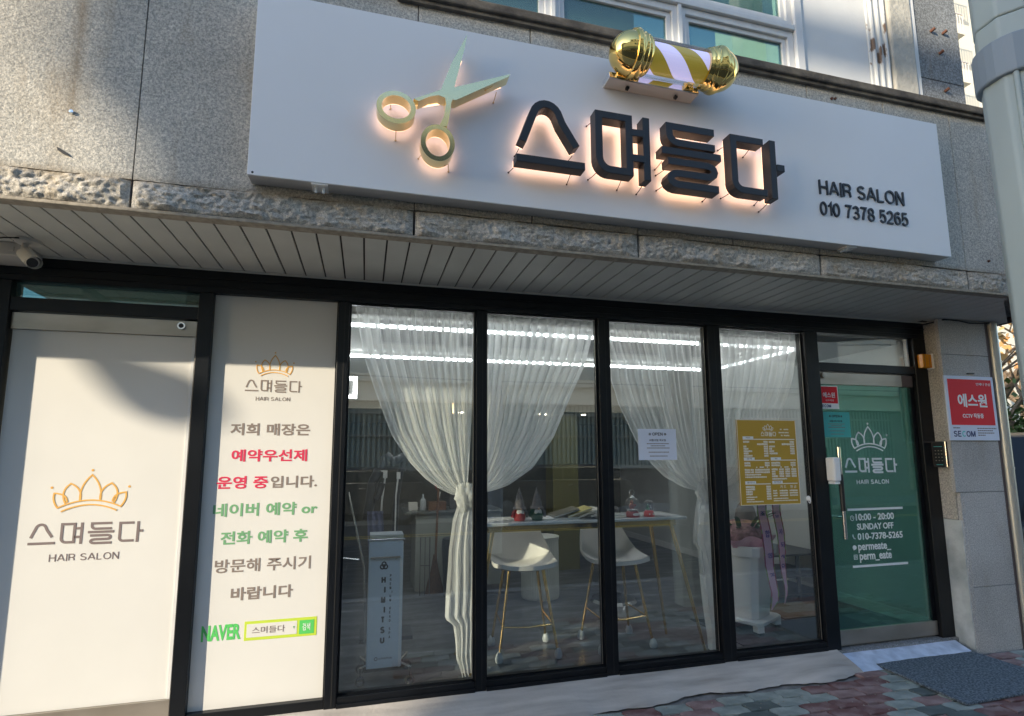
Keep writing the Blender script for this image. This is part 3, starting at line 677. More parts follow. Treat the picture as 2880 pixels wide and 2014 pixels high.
build('render_panel', MB().box(2.956, 3.56, -0.79, -0.62, 4.10, 5.8), 'rendered', bld)
build('pipe_chase', MB().box(3.563, 3.76, -0.80, -0.62, 4.10, 5.8), 'peel', bld, bevel=0.01)
for x in (3.60, 3.66, 3.72): build('conduit_strip', MB().tube([(x, -0.805, 4.10), (x, -0.805, 5.8)], 0.014, 8), 'peel', bld, smooth=True)
build('render_column', MB().box(3.763, 3.995, -0.82, -0.62, 4.10, 5.8), 'rough_render', bld, bevel=0.015)
build('column_edge', MB().box(3.997, 4.052, -0.80, -0.62, 4.10, 5.8), 'rendered', bld, bevel=0.006)
build('weathered_panel', MB().box(4.054, 4.52, -0.78, -0.62, 4.385, 5.8), 'dark_granite', bld, bevel=0.003)
build('weathered_panel', MB().box(4.054, 4.52, -0.779, -0.62, 4.10, 4.380), 'dark_granite', bld, bevel=0.003)
for x, z in ((4.225, 4.80), (4.348, 4.806), (4.29, 4.62), (4.303, 4.30)):
    build('anchor_bolt', MB().tube([(x, -0.78, z), (x+0.012, -0.81, z+0.012)], 0.012, 8), 'anchor', bld)
for x, z in ((-1.386, 3.105), (4.42, 2.90), (3.1, 3.97), (3.13, 3.975)):
    build('anchor_bolt', MB().lathe([(-0.872, 0.001), (-0.871, 0.009), (-0.859, 0.010)], (x, 0, z), 'y', 10), 'anchor' if x != -1.386 else 'chrome', bld, smooth=True)
build('wall_chip', MB().prism([(-1.43, 2.925), (-1.385, 2.898), (-1.372, 2.882), (-1.40, 2.892), (-1.425, 2.908)], -0.866, -0.859), 'cable', bld)
# floor slab / body behind
build('building_body', MB().box(-5.1, 4.58, -0.615, 0.75, 2.70, 4.0), 'joint', bld)
# soffit boards
gx = -0.04-0.122*30
k = 0
while gx < 4.60:
    a, b = gx+0.005, gx+0.117
    build('soffit_board', MB().box(a, b, -0.800, -0.004, 2.652+random.uniform(0, .0008), 2.662), 'soffit', bld); gx += 0.122; k += 1
while gx < 5.5:
    a, b = gx+0.005, gx+0.117
    yf = -0.800+(a-4.62)*0.615
    build('soffit_board', MB().slab([(a, yf), (b, yf+0.117*0.615), (b, -0.10), (a, -0.10)], 2.652, 2.662), 'soffit', bld); gx += 0.122
build('soffit_backing', MB().slab([(-5.1, -0.80), (4.60, -0.80), (5.55, -0.21), (5.55, -0.06), (4.8, -0.004), (-5.1, -0.004)], 2.6635, 2.699), 'groove', bld)
build('soffit_trim', MB().box(-2.11, 4.79, -0.058, -0.048, 2.640, 2.6515), 'soffit', bld)
build('corner_trim', MB().slab([(4.602, -0.868), (5.56, -0.285), (5.585, -0.09), (5.555, -0.09), (5.535, -0.27), (4.602, -0.84)], 2.645, 2.699), 'brownstrip', bld)
# left jamb, and the granite pillar on the right
build('left_jamb', MB().box(-5.1, -2.105, -0.150, 0.3, -0.12, 2.651), 'granite', bld, bevel=0.004)
PF = -0.20
for z0, z1 in ((-0.12, 0.40), (0.40, 1.165), (1.165, 1.72), (1.72, 2.338), (2.338, 2.651)):
    build('pillar_panel', MB().box(4.835, 5.302, PF, PF+0.03, z0+0.002, z1-0.002), 'pillar', bld, bevel=0.002, seg=1)
    build('pillar_panel', MB().box(4.757, 4.833, PF-0.001, PF+0.03, z0+0.002, z1-0.002) if z0 > 1.1 else MB().box(4.80, 4.833, PF+0.001, PF+0.03, z0+.002, z1-.002), 'pillar', bld)
build('pillar_core', MB().box(4.84, 5.30, PF+0.031, 0.5, -0.12, 2.65), 'joint', bld)
build('reveal_granite', MB().box(4.787, 4.833, -0.168, 0.1, 0.94, 2.651), 'rock', bld, bevel=0.004)
build('reveal_plaster', MB().box(4.789, 4.836, -0.195, 0.1, -0.12, 0.938), 'plaster', bld, bevel=0.004)
build('side_board', MB().box(5.305, 5.342, -0.192, 0.1, -0.12, 2.651), 'brownstrip', bld)
dp = thing('downpipe', 'pale metal downpipe running down beside the granite pillar', 'downpipe', (5.39, -0.19, -0.1))
build('pipe', MB().tube([(5.392, -0.19, -0.11), (5.392, -0.19, 2.648)], 0.043, 20), 'pipe', dp, smooth=True)
for z in (0.62, 1.35): build('pipe_clamp', MB().lathe([(z, 0.046), (z+0.02, 0.047)], (5.392, -0.19, 0)), 'pipe', dp)

# ------------------------------------------------------------------ shop front
sf = thing('shopfront', 'black framed glass shopfront of the hair salon under the soffit', 'shopfront', (0, 0, 0))
ya, yb = -0.05, 0.05
build('header', MB().box(-2.10, 4.785, ya, yb, 2.500, 2.651), 'frame', sf, bevel=0.003)
build('header_ridge', MB().box(-2.10, 4.785, ya-0.008, ya-0.0005, 2.585, 2.592), 'frame', sf)
build('header_ridge', MB().box(-2.10, 4.785, ya-0.006, ya-0.0005, 2.535, 2.541), 'frame', sf)
mull = [(-2.10, -1.982), (-1.018, -0.938), (-0.196, -0.126), (0.725, 0.797), (1.641, 1.732), (2.569, 2.677), (3.487, 3.617), (4.645, 4.785)]
for a, b in mull:
    z0 = -0.02
    o = build('mullion', MB().box(a, b, ya-0.002, yb, z0, 2.4985), 'frame', sf, bevel=0.003)
for a, b in mull[2:6]:
    build('mullion_groove', MB().box((a+b)/2+0.004, (a+b)/2+0.010, ya-0.0030, ya-0.0023, 0.0, 2.498), 'frame_in', sf)
glz = [(-0.126, 0.725), (0.797, 1.641), (1.732, 2.569), (2.677, 3.487)]
build('sill', MB().box(-0.938, -0.197, ya+0.004, yb, -0.01, 0.044), 'frame', sf, bevel=0.003)
for a, b in glz:
    build('sill', MB().box(a+0.0005, b-0.0005, ya+0.003, yb, -0.01, 0.048), 'frame', sf, bevel=0.003)
    build('sill_lip', MB().box(a+0.0005, b-0.0005, ya-0.010, ya+0.0025, -0.012, 0.012), 'frame', sf, bevel=0.002)
    build('glazing_bead', MB().ribbon([(a+0.006, 0.054), (b-0.006, 0.054), (b-0.006, 2.494), (a+0.006, 2.494)], 0.012, -0.018, 0.018, True), 'frame', sf)
    build('pane', MB().box(a+0.002, b-0.002, -0.004, 0.004, 0.0485, 2.4995), 'glass', sf)
    build('bead_highlight', MB().box(b-0.016, b-0.0125, -0.016, -0.012, 0.06, 2.488), 'steel', sf)
# poster panel between the left door and the windows
pp = build('poster_panel', MB().box(-0.937, -0.198, -0.008, 0.012, 0.045, 2.499), 'poster', sf)
build('poster_edge', MB().box(-0.206, -0.199, -0.012, -0.0085, 0.045, 2.499), 'frame_in', pp)
PY = -0.0095
crown('crown_emblem', 'ink_gold', pp, -0.571, 1.994, 0.106, 0.145, PY, 0.0058)
wordmark('salon_wordmark', 'ink_brown', pp, -0.737, -0.405, 1.892, 1.968, PY, 0.0085)
text('lettering', 'HAIR SALON', 'ink_brown', pp, -0.672, -0.471, 1.836, 1.860, PY, bold=0.006)
B = 0.027
for s, m_, x0, x1, z0, z1 in (('저희 매장은', 'ink_brown', -0.805, -0.343, 1.619, 1.694), ('예약우선제', 'ink_red', -0.790, -0.354, 1.458, 1.533),
        ('운영 중', 'ink_red', -0.862, -0.575, 1.294, 1.371), ('입니다.', 'ink_brown', -0.560, -0.288, 1.295, 1.369),
        ('네이버 예약 or', 'ink_green', -0.872, -0.278, 1.130, 1.208), ('전화 예약 후', 'ink_green', -0.822, -0.330, 0.965, 1.043),
        ('방문해 주시기', 'ink_brown', -0.8431, -0.306, 0.802, 0.880), ('바랍니다', 'ink_brown', -0.747, -0.402, 0.640, 0.715)):
    text('lettering', s, m_, pp, x0, x1, z0, z1, PY, bold=0.018 if '해' in s else B)
text('lettering', 'NAVER', 'naver1', pp, -0.891, -0.681, 0.420, 0.509, PY, bold=0.035, face=True)
build('search_box', MB().box(-0.662, -0.256, PY, PY+0.001, 0.407, 0.516), 'lime', pp)
build('search_field', MB().box(-0.649, -0.369, PY-0.001, PY-0.0002, 0.424, 0.500), 'poster', pp)
build('search_button', MB().box(-0.356, -0.271, PY-0.001, PY-0.0002, 0.420, 0.500), 'naver1', pp, bevel=0.0)
text('lettering', '스며들다', 'ink_grey', pp, -0.619, -0.436, 0.443, 0.482, PY-0.002, 0.0008, bold=0.006)
text('lettering', '검색', 'vinyl', pp, -0.337, -0.293, 0.440, 0.482, PY-0.002, 0.0008, bold=0.006)
build('search_arrow', MB().prism([(-0.392, 0.470), (-0.379, 0.470), (-0.3855, 0.455)], PY-0.002, PY-0.0012), 'ink_green', pp)
# left door
build('transom_bar', MB().box(-1.9815, -1.0185, ya+0.002, yb, 2.324, 2.402), 'frame', sf, bevel=0.003)
build('pane', MB().box(-1.980, -1.020, -0.004, 0.004, 2.403, 2.499), 'upglass', sf)
ld = build('closed_door', MB().box(-1.972, -1.048, -0.010, 0.012, 0.131, 2.2195), 'poster', sf, label='door covered in white film with a gold crown')
build('top_rail', MB().box(-1.978, -1.026, -0.024, 0.02, 2.220, 2.318), 'steel', ld, bevel=0.002)
build('bottom_rail', MB().box(-1.978, -1.026, -0.024, 0.02, 0.006, 0.130), 'steel', ld, bevel=0.002)
build('door_edge_strip', MB().box(-1.046, -1.030, -0.016, 0.012, 0.131, 2.2195), 'alu', ld)
build('door_lock', MB().lathe([(-0.040, 0.016), (-0.040, 0.022), (-0.024, 0.023)], (-1.108, 0, 2.283), 'y', 20), 'chrome', ld, smooth=True)
build('lock_core', MB().lathe([(-0.0415, 0.001), (-0.0405, 0.014)], (-1.108, 0, 2.283), 'y', 16), 'black', ld)
LY = -0.0115
crown('crown_emblem', 'ink_gold', ld, -1.511, 1.186, 0.180, 0.222, LY, 0.0088)
wordmark('salon_wordmark', 'ink_grey', ld, -1.789, -1.232, 1.004, 1.124, LY, 0.0135)
text('lettering', 'HAIR SALON', 'ink_grey', ld, -1.682, -1.344, 0.914, 0.953, LY, bold=0.002)
# entrance door
build('transom_bar', MB().box(3.6175, 4.6445, ya+0.002, yb, 2.176, 2.246), 'frame', sf, bevel=0.003)
tp = build('pane', MB().box(3.619, 4.643, -0.004, 0.004, 2.247, 2.499), 'glass', sf)
build('glazing_bead', MB().box(4.612, 4.626, -0.016, 0.016, 2.248, 2.498), 'alu', sf)
gd = build('glass_door', MB().box(3.621, 4.605, -0.005, 0.005, 0.1105, 2.066), 'doorglass', sf, label='green tinted glass door')
build('top_rail', MB().box(3.620, 4.512, -0.022, 0.02, 2.067, 2.168), 'steel', gd, bevel=0.002)
build('rail_end_cap', MB().box(4.5125, 4.638, -0.020, 0.02, 2.067, 2.166), 'brownstrip', gd, bevel=0.002)
build('door_edge', MB().box(4.606, 4.640, -0.015, 0.015, 0.1105, 2.066), 'frame', gd)
build('bottom_rail', MB().box(3.622, 4.640, -0.022, 0.02, -0.002, 0.110), 'steel', gd, bevel=0.002)
build('door_pivot', MB().lathe([(-0.048, 0.018), (-0.047, 0.024), (-0.022, 0.024)], (3.668, 0, 2.138), 'y', 20), 'steel', gd, smooth=True)
hb = build('door_handle', MB().tube([(3.722, -0.070, 0.815), (3.722, -0.070, 1.545)], 0.0145, 16), 'chrome', gd, smooth=True)
build('grip', MB().tube([(3.722, -0.070, 1.035), (3.722, -0.070, 1.325)], 0.0185, 16), 'black', hb, smooth=True) if False else None
build('handle_grip', MB().tube([(3.722, -0.070, 1.035), (3.722, -0.070, 1.325)], 0.0185, 16), 'black', gd, smooth=True)
build('handle_mount', MB().tube([(3.722, -0.070, 1.385), (3.722, -0.006, 1.385)], 0.009, 12).tube([(3.722, -0.070, 0.985), (3.722, -0.006, 0.985)], 0.009, 12), 'chrome', gd, smooth=True)
build('inner_handle', MB().tube([(3.722, 0.070, 0.815), (3.722, 0.070, 1.545)], 0.0145, 16), 'chrome', gd, smooth=True)
DY = -0.0072
crown('crown_emblem', 'vinyl', gd, 4.112, 1.513, 0.184, 0.222, DY, 0.0115)
wordmark('salon_wordmark', 'vinyl', gd, 3.835, 4.388, 1.332, 1.455, DY, 0.0165)
text('lettering', 'HAIR SALON', 'vinyl', gd, 3.946, 4.284, 1.238, 1.275, DY, bold=0.018)
build('door_line', MB().box(3.828, 4.405, DY, DY+0.001, 1.026, 1.044), 'vinyl', gd)
build('door_line', MB().box(3.835, 4.406, DY, DY+0.001, 0.575, 0.593), 'vinyl', gd)
for s, x0, x1, z0, z1 in (('10:00 - 20:00', 3.905, 4.303, 0.945, 1.000), ('SUNDAY OFF', 3.910, 4.290, 0.870, 0.921), ('010-7378-5265', 3.908, 4.378, 0.790, 0.845),
                          ('permeate_', 3.905, 4.242, 0.702, 0.763), ('perm_eate', 3.912, 4.242, 0.625, 0.688)):
    text('lettering', s, 'vinyl', gd, x0, x1, z0-(0.014 if 'p' in s else 0), z1, DY, bold=0.024, face=True)
def ico(name, mb): build(name, mb, 'vinyl', gd)
ico('clock_icon', MB().ribbon(arc(3.868, 0.966, 0.0175, 0.0195, 0, 337, 15), 0.004, DY, DY+.001, True).ribbon([(3.868, 0.978), (3.868, 0.966), (3.877, 0.966)], 0.003, DY-.0002, DY+.001))
ico('phone_icon', MB().ribbon([(3.862, 0.836), (3.862, 0.822), (3.870, 0.807), (3.884, 0.800)], 0.009, DY, DY+.001))
ico('chat_icon', MB().prism(arc(3.868, 0.733, 0.020, 0.018, 0, 342, 18), DY, DY+.001).prism([(3.858, 0.722), (3.866, 0.718), (3.858, 0.708)], DY-.0002, DY+.001))
ico('photo_icon', MB().ribbon([(3.856, 0.640), (3.888, 0.640), (3.888, 0.674), (3.856, 0.674)], 0.004, DY, DY+.001, True).ribbon(arc(3.872, 0.657, 0.008, 0.009, 0, 330, 11), 0.0035, DY-.0002, DY+.001, True))

# ------------------------------------------------------------------ things on the glass and the pillar
t = thing('security_sticker', 'small red and white security sticker at the top left of the green door', 'sticker', (3.73, -0.008, 1.96))
build('sticker_sheet', MB().box(3.627, 3.828, -0.0080, -0.0060, 1.862, 2.056), 'vinyl', t); build('red_field', MB().box(3.637, 3.820, -0.0090, -0.0082, 1.908, 2.048), 'red', t)
text('lettering', '에스원', 'vinyl', t, 3.670, 3.792, 1.955, 2.000, -0.0105, bold=0.015); text('lettering', 'CCTV 작동중', 'vinyl', t, 3.695, 3.777, 1.925, 1.941, -0.0105)
text('lettering', 'SECOM', 'navy', t, 3.640, 3.745, 1.874, 1.898, -0.0095, bold=0.02)
def notice(t, x0, x1, z0, z1, y, paper, sheet):
    w = x1-x0; h = z1-z0; build('sheet', MB().box(x0, x1, y, y+0.001, z0, z1), paper, t)
    P = lambda u, v: (x0+u*w, z1-v*h)
    def line(s, u0, u1, v0, v1, b): a = P(u0, v1); c = P(u1, v0); text('lettering', s, 'ink_black', t, a[0], c[0], a[1], c[1], y-0.0012, bold=b)
    line('OPEN', 0.37, 0.64, 0.115, 0.215, 0.02); line('※', 0.27, 0.34, 0.125, 0.21, 0); line('※', 0.67, 0.74, 0.125, 0.21, 0); line('10월19일 목요일', 0.29, 0.72, 0.325, 0.40, 0.012)
    mb = MB()
    for u0, u1, v in ((0.22, 0.80, 0.475), (0.32, 0.70, 0.545), (0.22, 0.81, 0.615), (0.26, 0.79, 0.75), (0.29, 0.75, 0.875)):
        rr = random.Random(int(v*1000)); u = u0
        while u < u1:
            k = rr.uniform(0.018, 0.035); a = P(u, v+0.014); c = P(min(u+k, u1), v-0.014); mb.box(a[0], c[0], y-0.0006, y-0.0001, a[1], c[1]); u += k+0.008
    build('small_print', mb, 'ink_brown', t)
t = thing('paper_notice', 'pale blue-white paper notice taped inside the third window, headed OPEN', 'notice', (2.12, -0.006, 1.45))
notice(t, 1.960, 2.279, 1.450, 1.681, -0.0065, 'paper', 'paper')
t = thing('paper_notice', 'green looking paper notice headed OPEN on the green door under the red sticker', 'notice', (3.78, -0.008, 1.62))
notice(t, 3.636, 3.928, 1.626, 1.836, -0.0085, 'teal', 'teal')
# price board
t = thing('price_board', 'mustard yellow price board with white print hung on the fourth window', 'sign', (3.09, -0.01, 1.1))
build('board', MB().box(2.812, 3.365, -0.016, -0.006, 1.097, 1.760), 'mustard', t, bevel=0.001)
build('board_edge', MB().ribbon([(2.8135, 1.0985), (3.3635, 1.0985), (3.3635, 1.7585), (2.8135, 1.7585)], 0.004, -0.0175, -0.0162, True), 'cream', t)
BY = -0.0180
def bp_(u, v): return (2.812+u*0.553, 1.760-v*0.663)          # u, v = fraction across and down
crown('crown_emblem', 'cream', t, bp_(0.52, 0)[0], bp_(0, 0.130)[1], 0.048, 0.058, BY, 0.0042, dots=False)
a, b = bp_(0.395, 0.193), bp_(0.655, 0.142); wordmark('salon_wordmark', 'cream', t, a[0], b[0], a[1], b[1], BY, 0.0055)
mb = MB()
def bars(v, segs, h=0.0125):
    for i, (u0, u1) in enumerate(segs):
        rr = random.Random(int(v*977+u0*91)); u = u0
        while u < u1-0.002:
            k = rr.uniform(0.014, 0.030); e = min(u+k, u1); a = bp_(u, v+h*rr.uniform(.7, 1)); b = bp_(e, v-h*rr.uniform(.7, 1)); mb.box(a[0], b[0], BY, BY+0.0008, a[1], b[1]); u = e+0.0035
def rule(v, u0, u1): a = bp_(u0, v+0.006); b = bp_(u1, v-0.006); mb.box(a[0], b[0], BY, BY+0.0008, a[1], b[1])
bars(0.112, [(0.725, 0.755), (0.79, 0.87)], 0.009); bars(0.150, [(0.70, 0.79), (0.80, 0.87)], 0.009); bars(0.185, [(0.735, 0.765), (0.785, 0.88)], 0.009)
rule(0.232, 0.085, 0.965)
for q, (a1, a2, b1, b2) in enumerate(((.09, .19, .52, .62), (0, 0, 0, 0), (.09, .14, .52, .62), (.09, .17, .52, .57), (.09, .23, .52, .60), (.09, .17, .52, .66), (.09, .23, 0, 0))):
    v = 0.262+q*0.0275
    if a2: bars(v, [(a1, a2), (.43, .52 if False else .50)])
    if b2: bars(v, [(b1, b2), (.88, .955)])
    if q == 1: bars(v, [(.32, .50), (.74, .955)])
rule(0.480, 0.085, 0.505); rule(0.480, 0.535, 0.965)
bars(0.512, [(.09, .19), (.43, .51), (.54, .69), (.87, .955)]); bars(0.540, [(.09, .19), (.43, .51), (.54, .69), (.87, .955)])
bars(0.562, [(.28, .30), (.34, .41), (.46, .48), (.69, .71), (.76, .83), (.89, .91)], 0.009)
for q in range(2): bars(0.592+q*.028, [(.09, .18), (.19, .24), (.26, .505)])
for q in range(2): bars(0.648+q*.028, [(.09, .36 if q == 0 else .45)], 0.010)
for q in range(4): bars(0.588+q*.027, [(.54, .64 if q % 3 == 0 else .60), (.665, .745), (.77, .85), (.875, .96)])
bars(0.700, [(.54, .79)], 0.010)
rule(0.757, 0.085, 0.505); rule(0.757, 0.535, 0.965)
for q in range(4): bars(0.790+q*.028, [(.09, .24 if q < 2 else .20), (.43, .505)])
for q in range(2): bars(0.902+q*.028, [(.43, .505)])
for q, e in enumerate((.27, .22, .37)): bars(0.908+q*.026, [(.09, e)], 0.008)
for q in range(3): bars(0.840+q*.028, [(.54, .61), (.65, .79), (.82, .96)], 0.010)
bars(0.930, [(.54, .79)], 0.007); bars(0.955, [(.54, .95)], 0.007)
build('price_lines', mb, 'cream', t)
mb = MB(); labs = []
for (u0, u1, v0, v1, s) in ((.085, .262, .198, .228, '커트'), (.085, .262, .446, .476, '염색'), (.535, .71, .446, .476, '펌'), (.085, .262, .723, .753, '클리닉'), (.535, .71, .723, .753, '정액권')):
    a = bp_(u0, v1); b = bp_(u1, v0); mb.box(a[0], b[0], BY-.0003, BY+0.0008, a[1], b[1]); labs.append((s, u0, u1, v0, v1))
build('price_heading', mb, 'vinyl', t)
for s, u0, u1, v0, v1 in labs:
    c = (u0+u1)/2; n = len(s)*0.020; a = bp_(c-n, v1-.006); b = bp_(c+n, v0+.006)
    text('lettering', s, 'ink_brown', t, a[0], b[0], a[1], b[1], BY-0.0016, bold=0.0)
for s, u0, u1 in (('카 드', .665, .765), ('현 금', .835, .94)):
    a = bp_(u0, .812); b = bp_(u1, .776); text('lettering', s, 'cream', t, a[0], b[0], a[1], b[1], BY-0.0006, bold=0.012)
# suction hook
t = thing('suction_hook', 'clear white suction hook on the glass right of the price board', 'hook', (3.45, -0.01, 1.12))
build('suction_cup', MB().lathe([(-0.020, 0.006), (-0.010, 0.018), (-0.0045, 0.022)], (3.452, 0, 1.135), 'y', 18), 'whitep', t, smooth=True)
build('hook_arm', MB().tube([(3.452, -0.02, 1.15), (3.45, -0.026, 1.115), (3.438, -0.032, 1.10), (3.425, -0.034, 1.112)], 0.0045, 8), 'whitep', t, smooth=True)
# sanitizer dispenser
t = thing('dispenser', 'white hand sanitiser dispenser fixed left of the door handle', 'dispenser', (3.63, -0.06, 1.26))
build('dispenser_body', MB().box(3.594, 3.662, -0.140, -0.0535, 1.272, 1.462), 'whitep', t, bevel=0.014, seg=3)
build('dispenser_tray', MB().box(3.602, 3.654, -0.130, -0.060, 1.250, 1.271), 'whitep', t, bevel=0.005)
# orange strobe
t = thing('strobe_light', 'orange alarm strobe fixed at the top of the granite reveal', 'alarm light', (4.75, -0.06, 2.29))
build('strobe_lens', MB().box(4.672, 4.772, -0.105, -0.0525, 2.232, 2.352), 'orange', t, bevel=0.006)
build('strobe_base', MB().box(4.7725, 4.800, -0.112, -0.0525, 2.224, 2.358), 'whitep', t, bevel=0.004)
build('strobe_rib', MB().box(4.690, 4.694, -0.1065, -0.1052, 2.236, 2.348).box(4.742, 4.746, -0.1065, -0.1052, 2.236, 2.348), 'rust', t)
# keypad
t = thing('keypad', 'slim black access keypad on the granite reveal right of the door', 'keypad', (4.80, -0.12, 1.37))
kp = build('keypad_body', MB().box(4.742, 4.7865, -0.165, -0.045, 1.372, 1.592), 'chrome', t, bevel=0.004)
build('keypad_face', MB().box(4.735, 4.7415, -0.150, -0.058, 1.378, 1.586), 'black', t)
build('keypad_front', MB().box(4.746, 4.785, -0.169, -0.1655, 1.38, 1.584), 'black', t)
build('keypad_light', MB().box(4.7335, 4.7348, -0.14, -0.07, 1.545, 1.549).box(4.7335, 4.7348, -0.135, -0.08, 1.392, 1.396), 'cyan', t)
mb = MB()
for r_ in range(4):
    for c_ in range(3): mb.box(4.7336, 4.7348, -0.138+c_*.026, -0.128+c_*.026, 1.425+r_*.028, 1.432+r_*.028)
build('keypad_keys', mb, 'steel', t)
# red security sign on the pillar
t = thing('security_sign', 'large square red and white security sign on the granite pillar', 'sign', (5.03, -0.21, 1.6))
RY = -0.2140
build('sign_plate', MB().box(4.742, 5.302, RY, -0.203, 1.598, 2.150), 'paper', t, bevel=0.001)
build('red_field', MB().box(4.773, 5.272, RY-0.0012, RY-0.0002, 1.728, 2.121), 'red', t)
text('lettering', '에스원', 'vinyl', t, 4.866, 5.200, 1.880, 1.996, RY-0.003, bold=0.028)
text('lettering', 'CCTV 작동중', 'vinyl', t, 4.904, 5.142, 1.787, 1.828, RY-0.003, bold=0.02)
text('lettering', '언제나 안심', 'vinyl', t, 5.094, 5.258, 2.070, 2.094, RY-0.003, bold=0.004)
for s, m_, x0, x1 in (('S', 'navy', 4.782, 4.822), ('E', 'navy', 4.830, 4.868), ('C', 'cyan', 4.876, 4.918), ('O', 'navy', 4.924, 4.970), ('M', 'navy', 4.976, 5.026)):
    text('lettering', s, m_, t, x0, x1, 1.628, 1.678, RY-0.0022, bold=0.02)
mb = MB()
for x0, x1, z in ((4.785, 4.86, 1.703), (5.055, 5.275, 1.700), (5.058, 5.235, 1.681), (5.058, 5.245, 1.661), (5.058, 5.140, 1.642)):
    u = x0
    while u < x1:
        k = random.uniform(.012, .024); mb.box(u, min(u+k, x1), RY-0.001, RY-0.0003, z-0.004, z+0.004); u += k+.004
build('small_print', mb, 'ink_grey', t)
build('screw_holder', MB().box(5.02, 5.10, -0.212, -0.203, 2.172, 2.180), 'cable', t)
# cable above the pillar
tag(build('cable', MB().tube([(4.66, -0.07, 2.60), (4.74, -0.12, 2.62), (4.82, -0.21, 2.642), (4.98, -0.215, 2.640), (5.10, -0.215, 2.625), (5.25, -0.215, 2.630), (5.34, -0.215, 2.640)], 0.006, 8), 'cable', smooth=True), 'black cable sagging under the soffit above the red security sign', 'cable')
# doormat
mb = MB(); mb.slab([(3.765, -0.125), (4.735, -0.150), (4.745, -0.86), (3.72, -0.885)], -0.094, -0.078)
tag(build('doormat', mb, 'mat', bevel=0.004), 'blue grey coil doormat lying on the pavers before the green door', 'doormat')

# ------------------------------------------------------------------ the big sign
sg = thing('signboard', 'long white signboard with black and gold lettering above the shop windows', 'sign', (1.65, -0.97, 2.85))
SZ0, SZ1, SX0, SX1, SY = 2.846, 3.842, -0.594, 3.905, -0.97
build('sign_face', MB().box(SX0, SX1, SY, SY+0.012, SZ0, SZ1), 'signwhite', sg, bevel=0.002)
build('sign_body', MB().box(SX0+0.003, SX1-0.003, SY+0.0125, FY-0.004, SZ0+0.002, SZ1-0.003), 'signside', sg)
build('sign_bracket', MB().box(-0.30, -0.222, -0.965, -0.875, 2.838, 2.8475).tube([(-0.28, -0.93, 2.838), (-0.28, -0.93, 2.81)], 0.007, 8).tube([(-0.245, -0.93, 2.838), (-0.245, -0.93, 2.81)], 0.007, 8), 'whitep', sg)
build('sign_bracket', MB().box(3.02, 3.10, -0.955, -0.875, 2.838, 2.8475).tube([(3.06, -0.93, 2.845), (3.02, -0.90, 2.82)], 0.006, 8), 'whitep', sg)
build('rivet', MB().lathe([(-0.9725, 0.001), (-0.9700, 0.006)], (-0.57, 0, 2.86), 'y', 8), 'black', sg)
LF, LB = -1.088, -1.018
def letter(name, key, tgt=sg):
    mb = MB(); hl = MB(); k = 0
    for p, cl in LOGO[key]:
        q = [(0.730+a, 3.0265+b) for a, b in p]
        mb.ribbon(q, 0.0435, LF-0.0006*k, LB+0.0006*k, cl); hl.ribbon(q, 0.036, LB+0.0040+0.0006*k, LB+0.0060+0.0006*k, cl); k += 1
    o = build(name, mb, 'letter', tgt, bevel=0.0025, seg=2)
    build('led_strip', hl, 'halo', o)
    return o
for nm in ('seu', 'myeo', 'deul', 'da'):
    o = letter('raised_letter', nm)
def pin(x, z, dx, dz, m='letter'):
    return MB().tube([(x, LB-0.01, z), (x+dx*.5, LB+0.02, z+dz*.6), (x+dx, SY-0.006, z+dz)], 0.0022, 6).ball((x+dx, SY-0.006, z+dz), 0.0055, 8)
for x, z, dx, dz in ((0.762, 3.15, -.012, -.02), (0.745, 3.055, -.03, -.025), (1.06, 3.045, -.005, -.04), (1.07, 3.15, -.02, -.02), (1.215, 3.40, -.03, -.02), (1.215, 3.07, -.03, -.02), (1.37, 3.05, -.006, -.04), (1.50, 3.03, -.012, -.03),
                     (1.635, 3.20, -.02, -.03), (1.65, 3.15, -.03, -.015), (1.65, 3.06, -.03, -.02), (1.90, 3.36, 0, -.03), (1.94, 3.03, -.01, -.02), (2.25, 3.37, -.01, -.03), (2.09, 3.38, -.03, -.02), (2.09, 3.06, -.03, -.015), (2.30, 3.05, 0, -.02), (2.36, 3.03, -.03, -.04)):
    build('standoff_pin', pin(x, z, dx, dz), 'letter', sg, smooth=True)
# scissors emblem
sc = build('scissors_emblem', MB().prism([(0.462, 3.722), (0.448, 3.637), (0.394, 3.401), (0.697, 3.535), (0.692, 3.520), (0.403, 3.330), (0.386, 3.331), (0.379, 3.310), (0.378, 3.300), (0.375, 3.262), (0.360, 3.175), (0.318, 3.172), (0.341, 3.225), (0.348, 3.268), (0.352, 3.300), (0.347, 3.333), (0.313, 3.342), (0.266, 3.325), (0.210, 3.290), (0.186, 3.300), (0.322, 3.374), (0.327, 3.384), (0.377, 3.534)], LF-0.001, LB), 'goldface', sg)
rg1 = [(0.1005+0.085*math.cos(R(a)), 3.2385+0.0755*math.sin(R(a))) for a in range(0, 360, 8)]
rg2 = [(0.3125+0.0745*math.cos(R(a)), 3.0775+0.087*math.sin(R(a))) for a in range(0, 360, 8)]
mb = MB(); mb.ribbon(rg1, 0.0255, LF-0.0016, LB, True).ribbon(rg2, 0.0255, LF-0.0022, LB, True)
build('scissors_ring', MB().ribbon(rg1, 0.0255, LF-0.0016, LB, True), 'goldface', sc); build('scissors_ring', MB().ribbon(rg2, 0.0255, LF-0.0022, LB, True), 'goldface', sc)
hl = MB(); hl.ribbon(rg1, 0.022, LB+0.004, LB+0.006, True).ribbon(rg2, 0.022, LB+0.004, LB+0.0065, True)
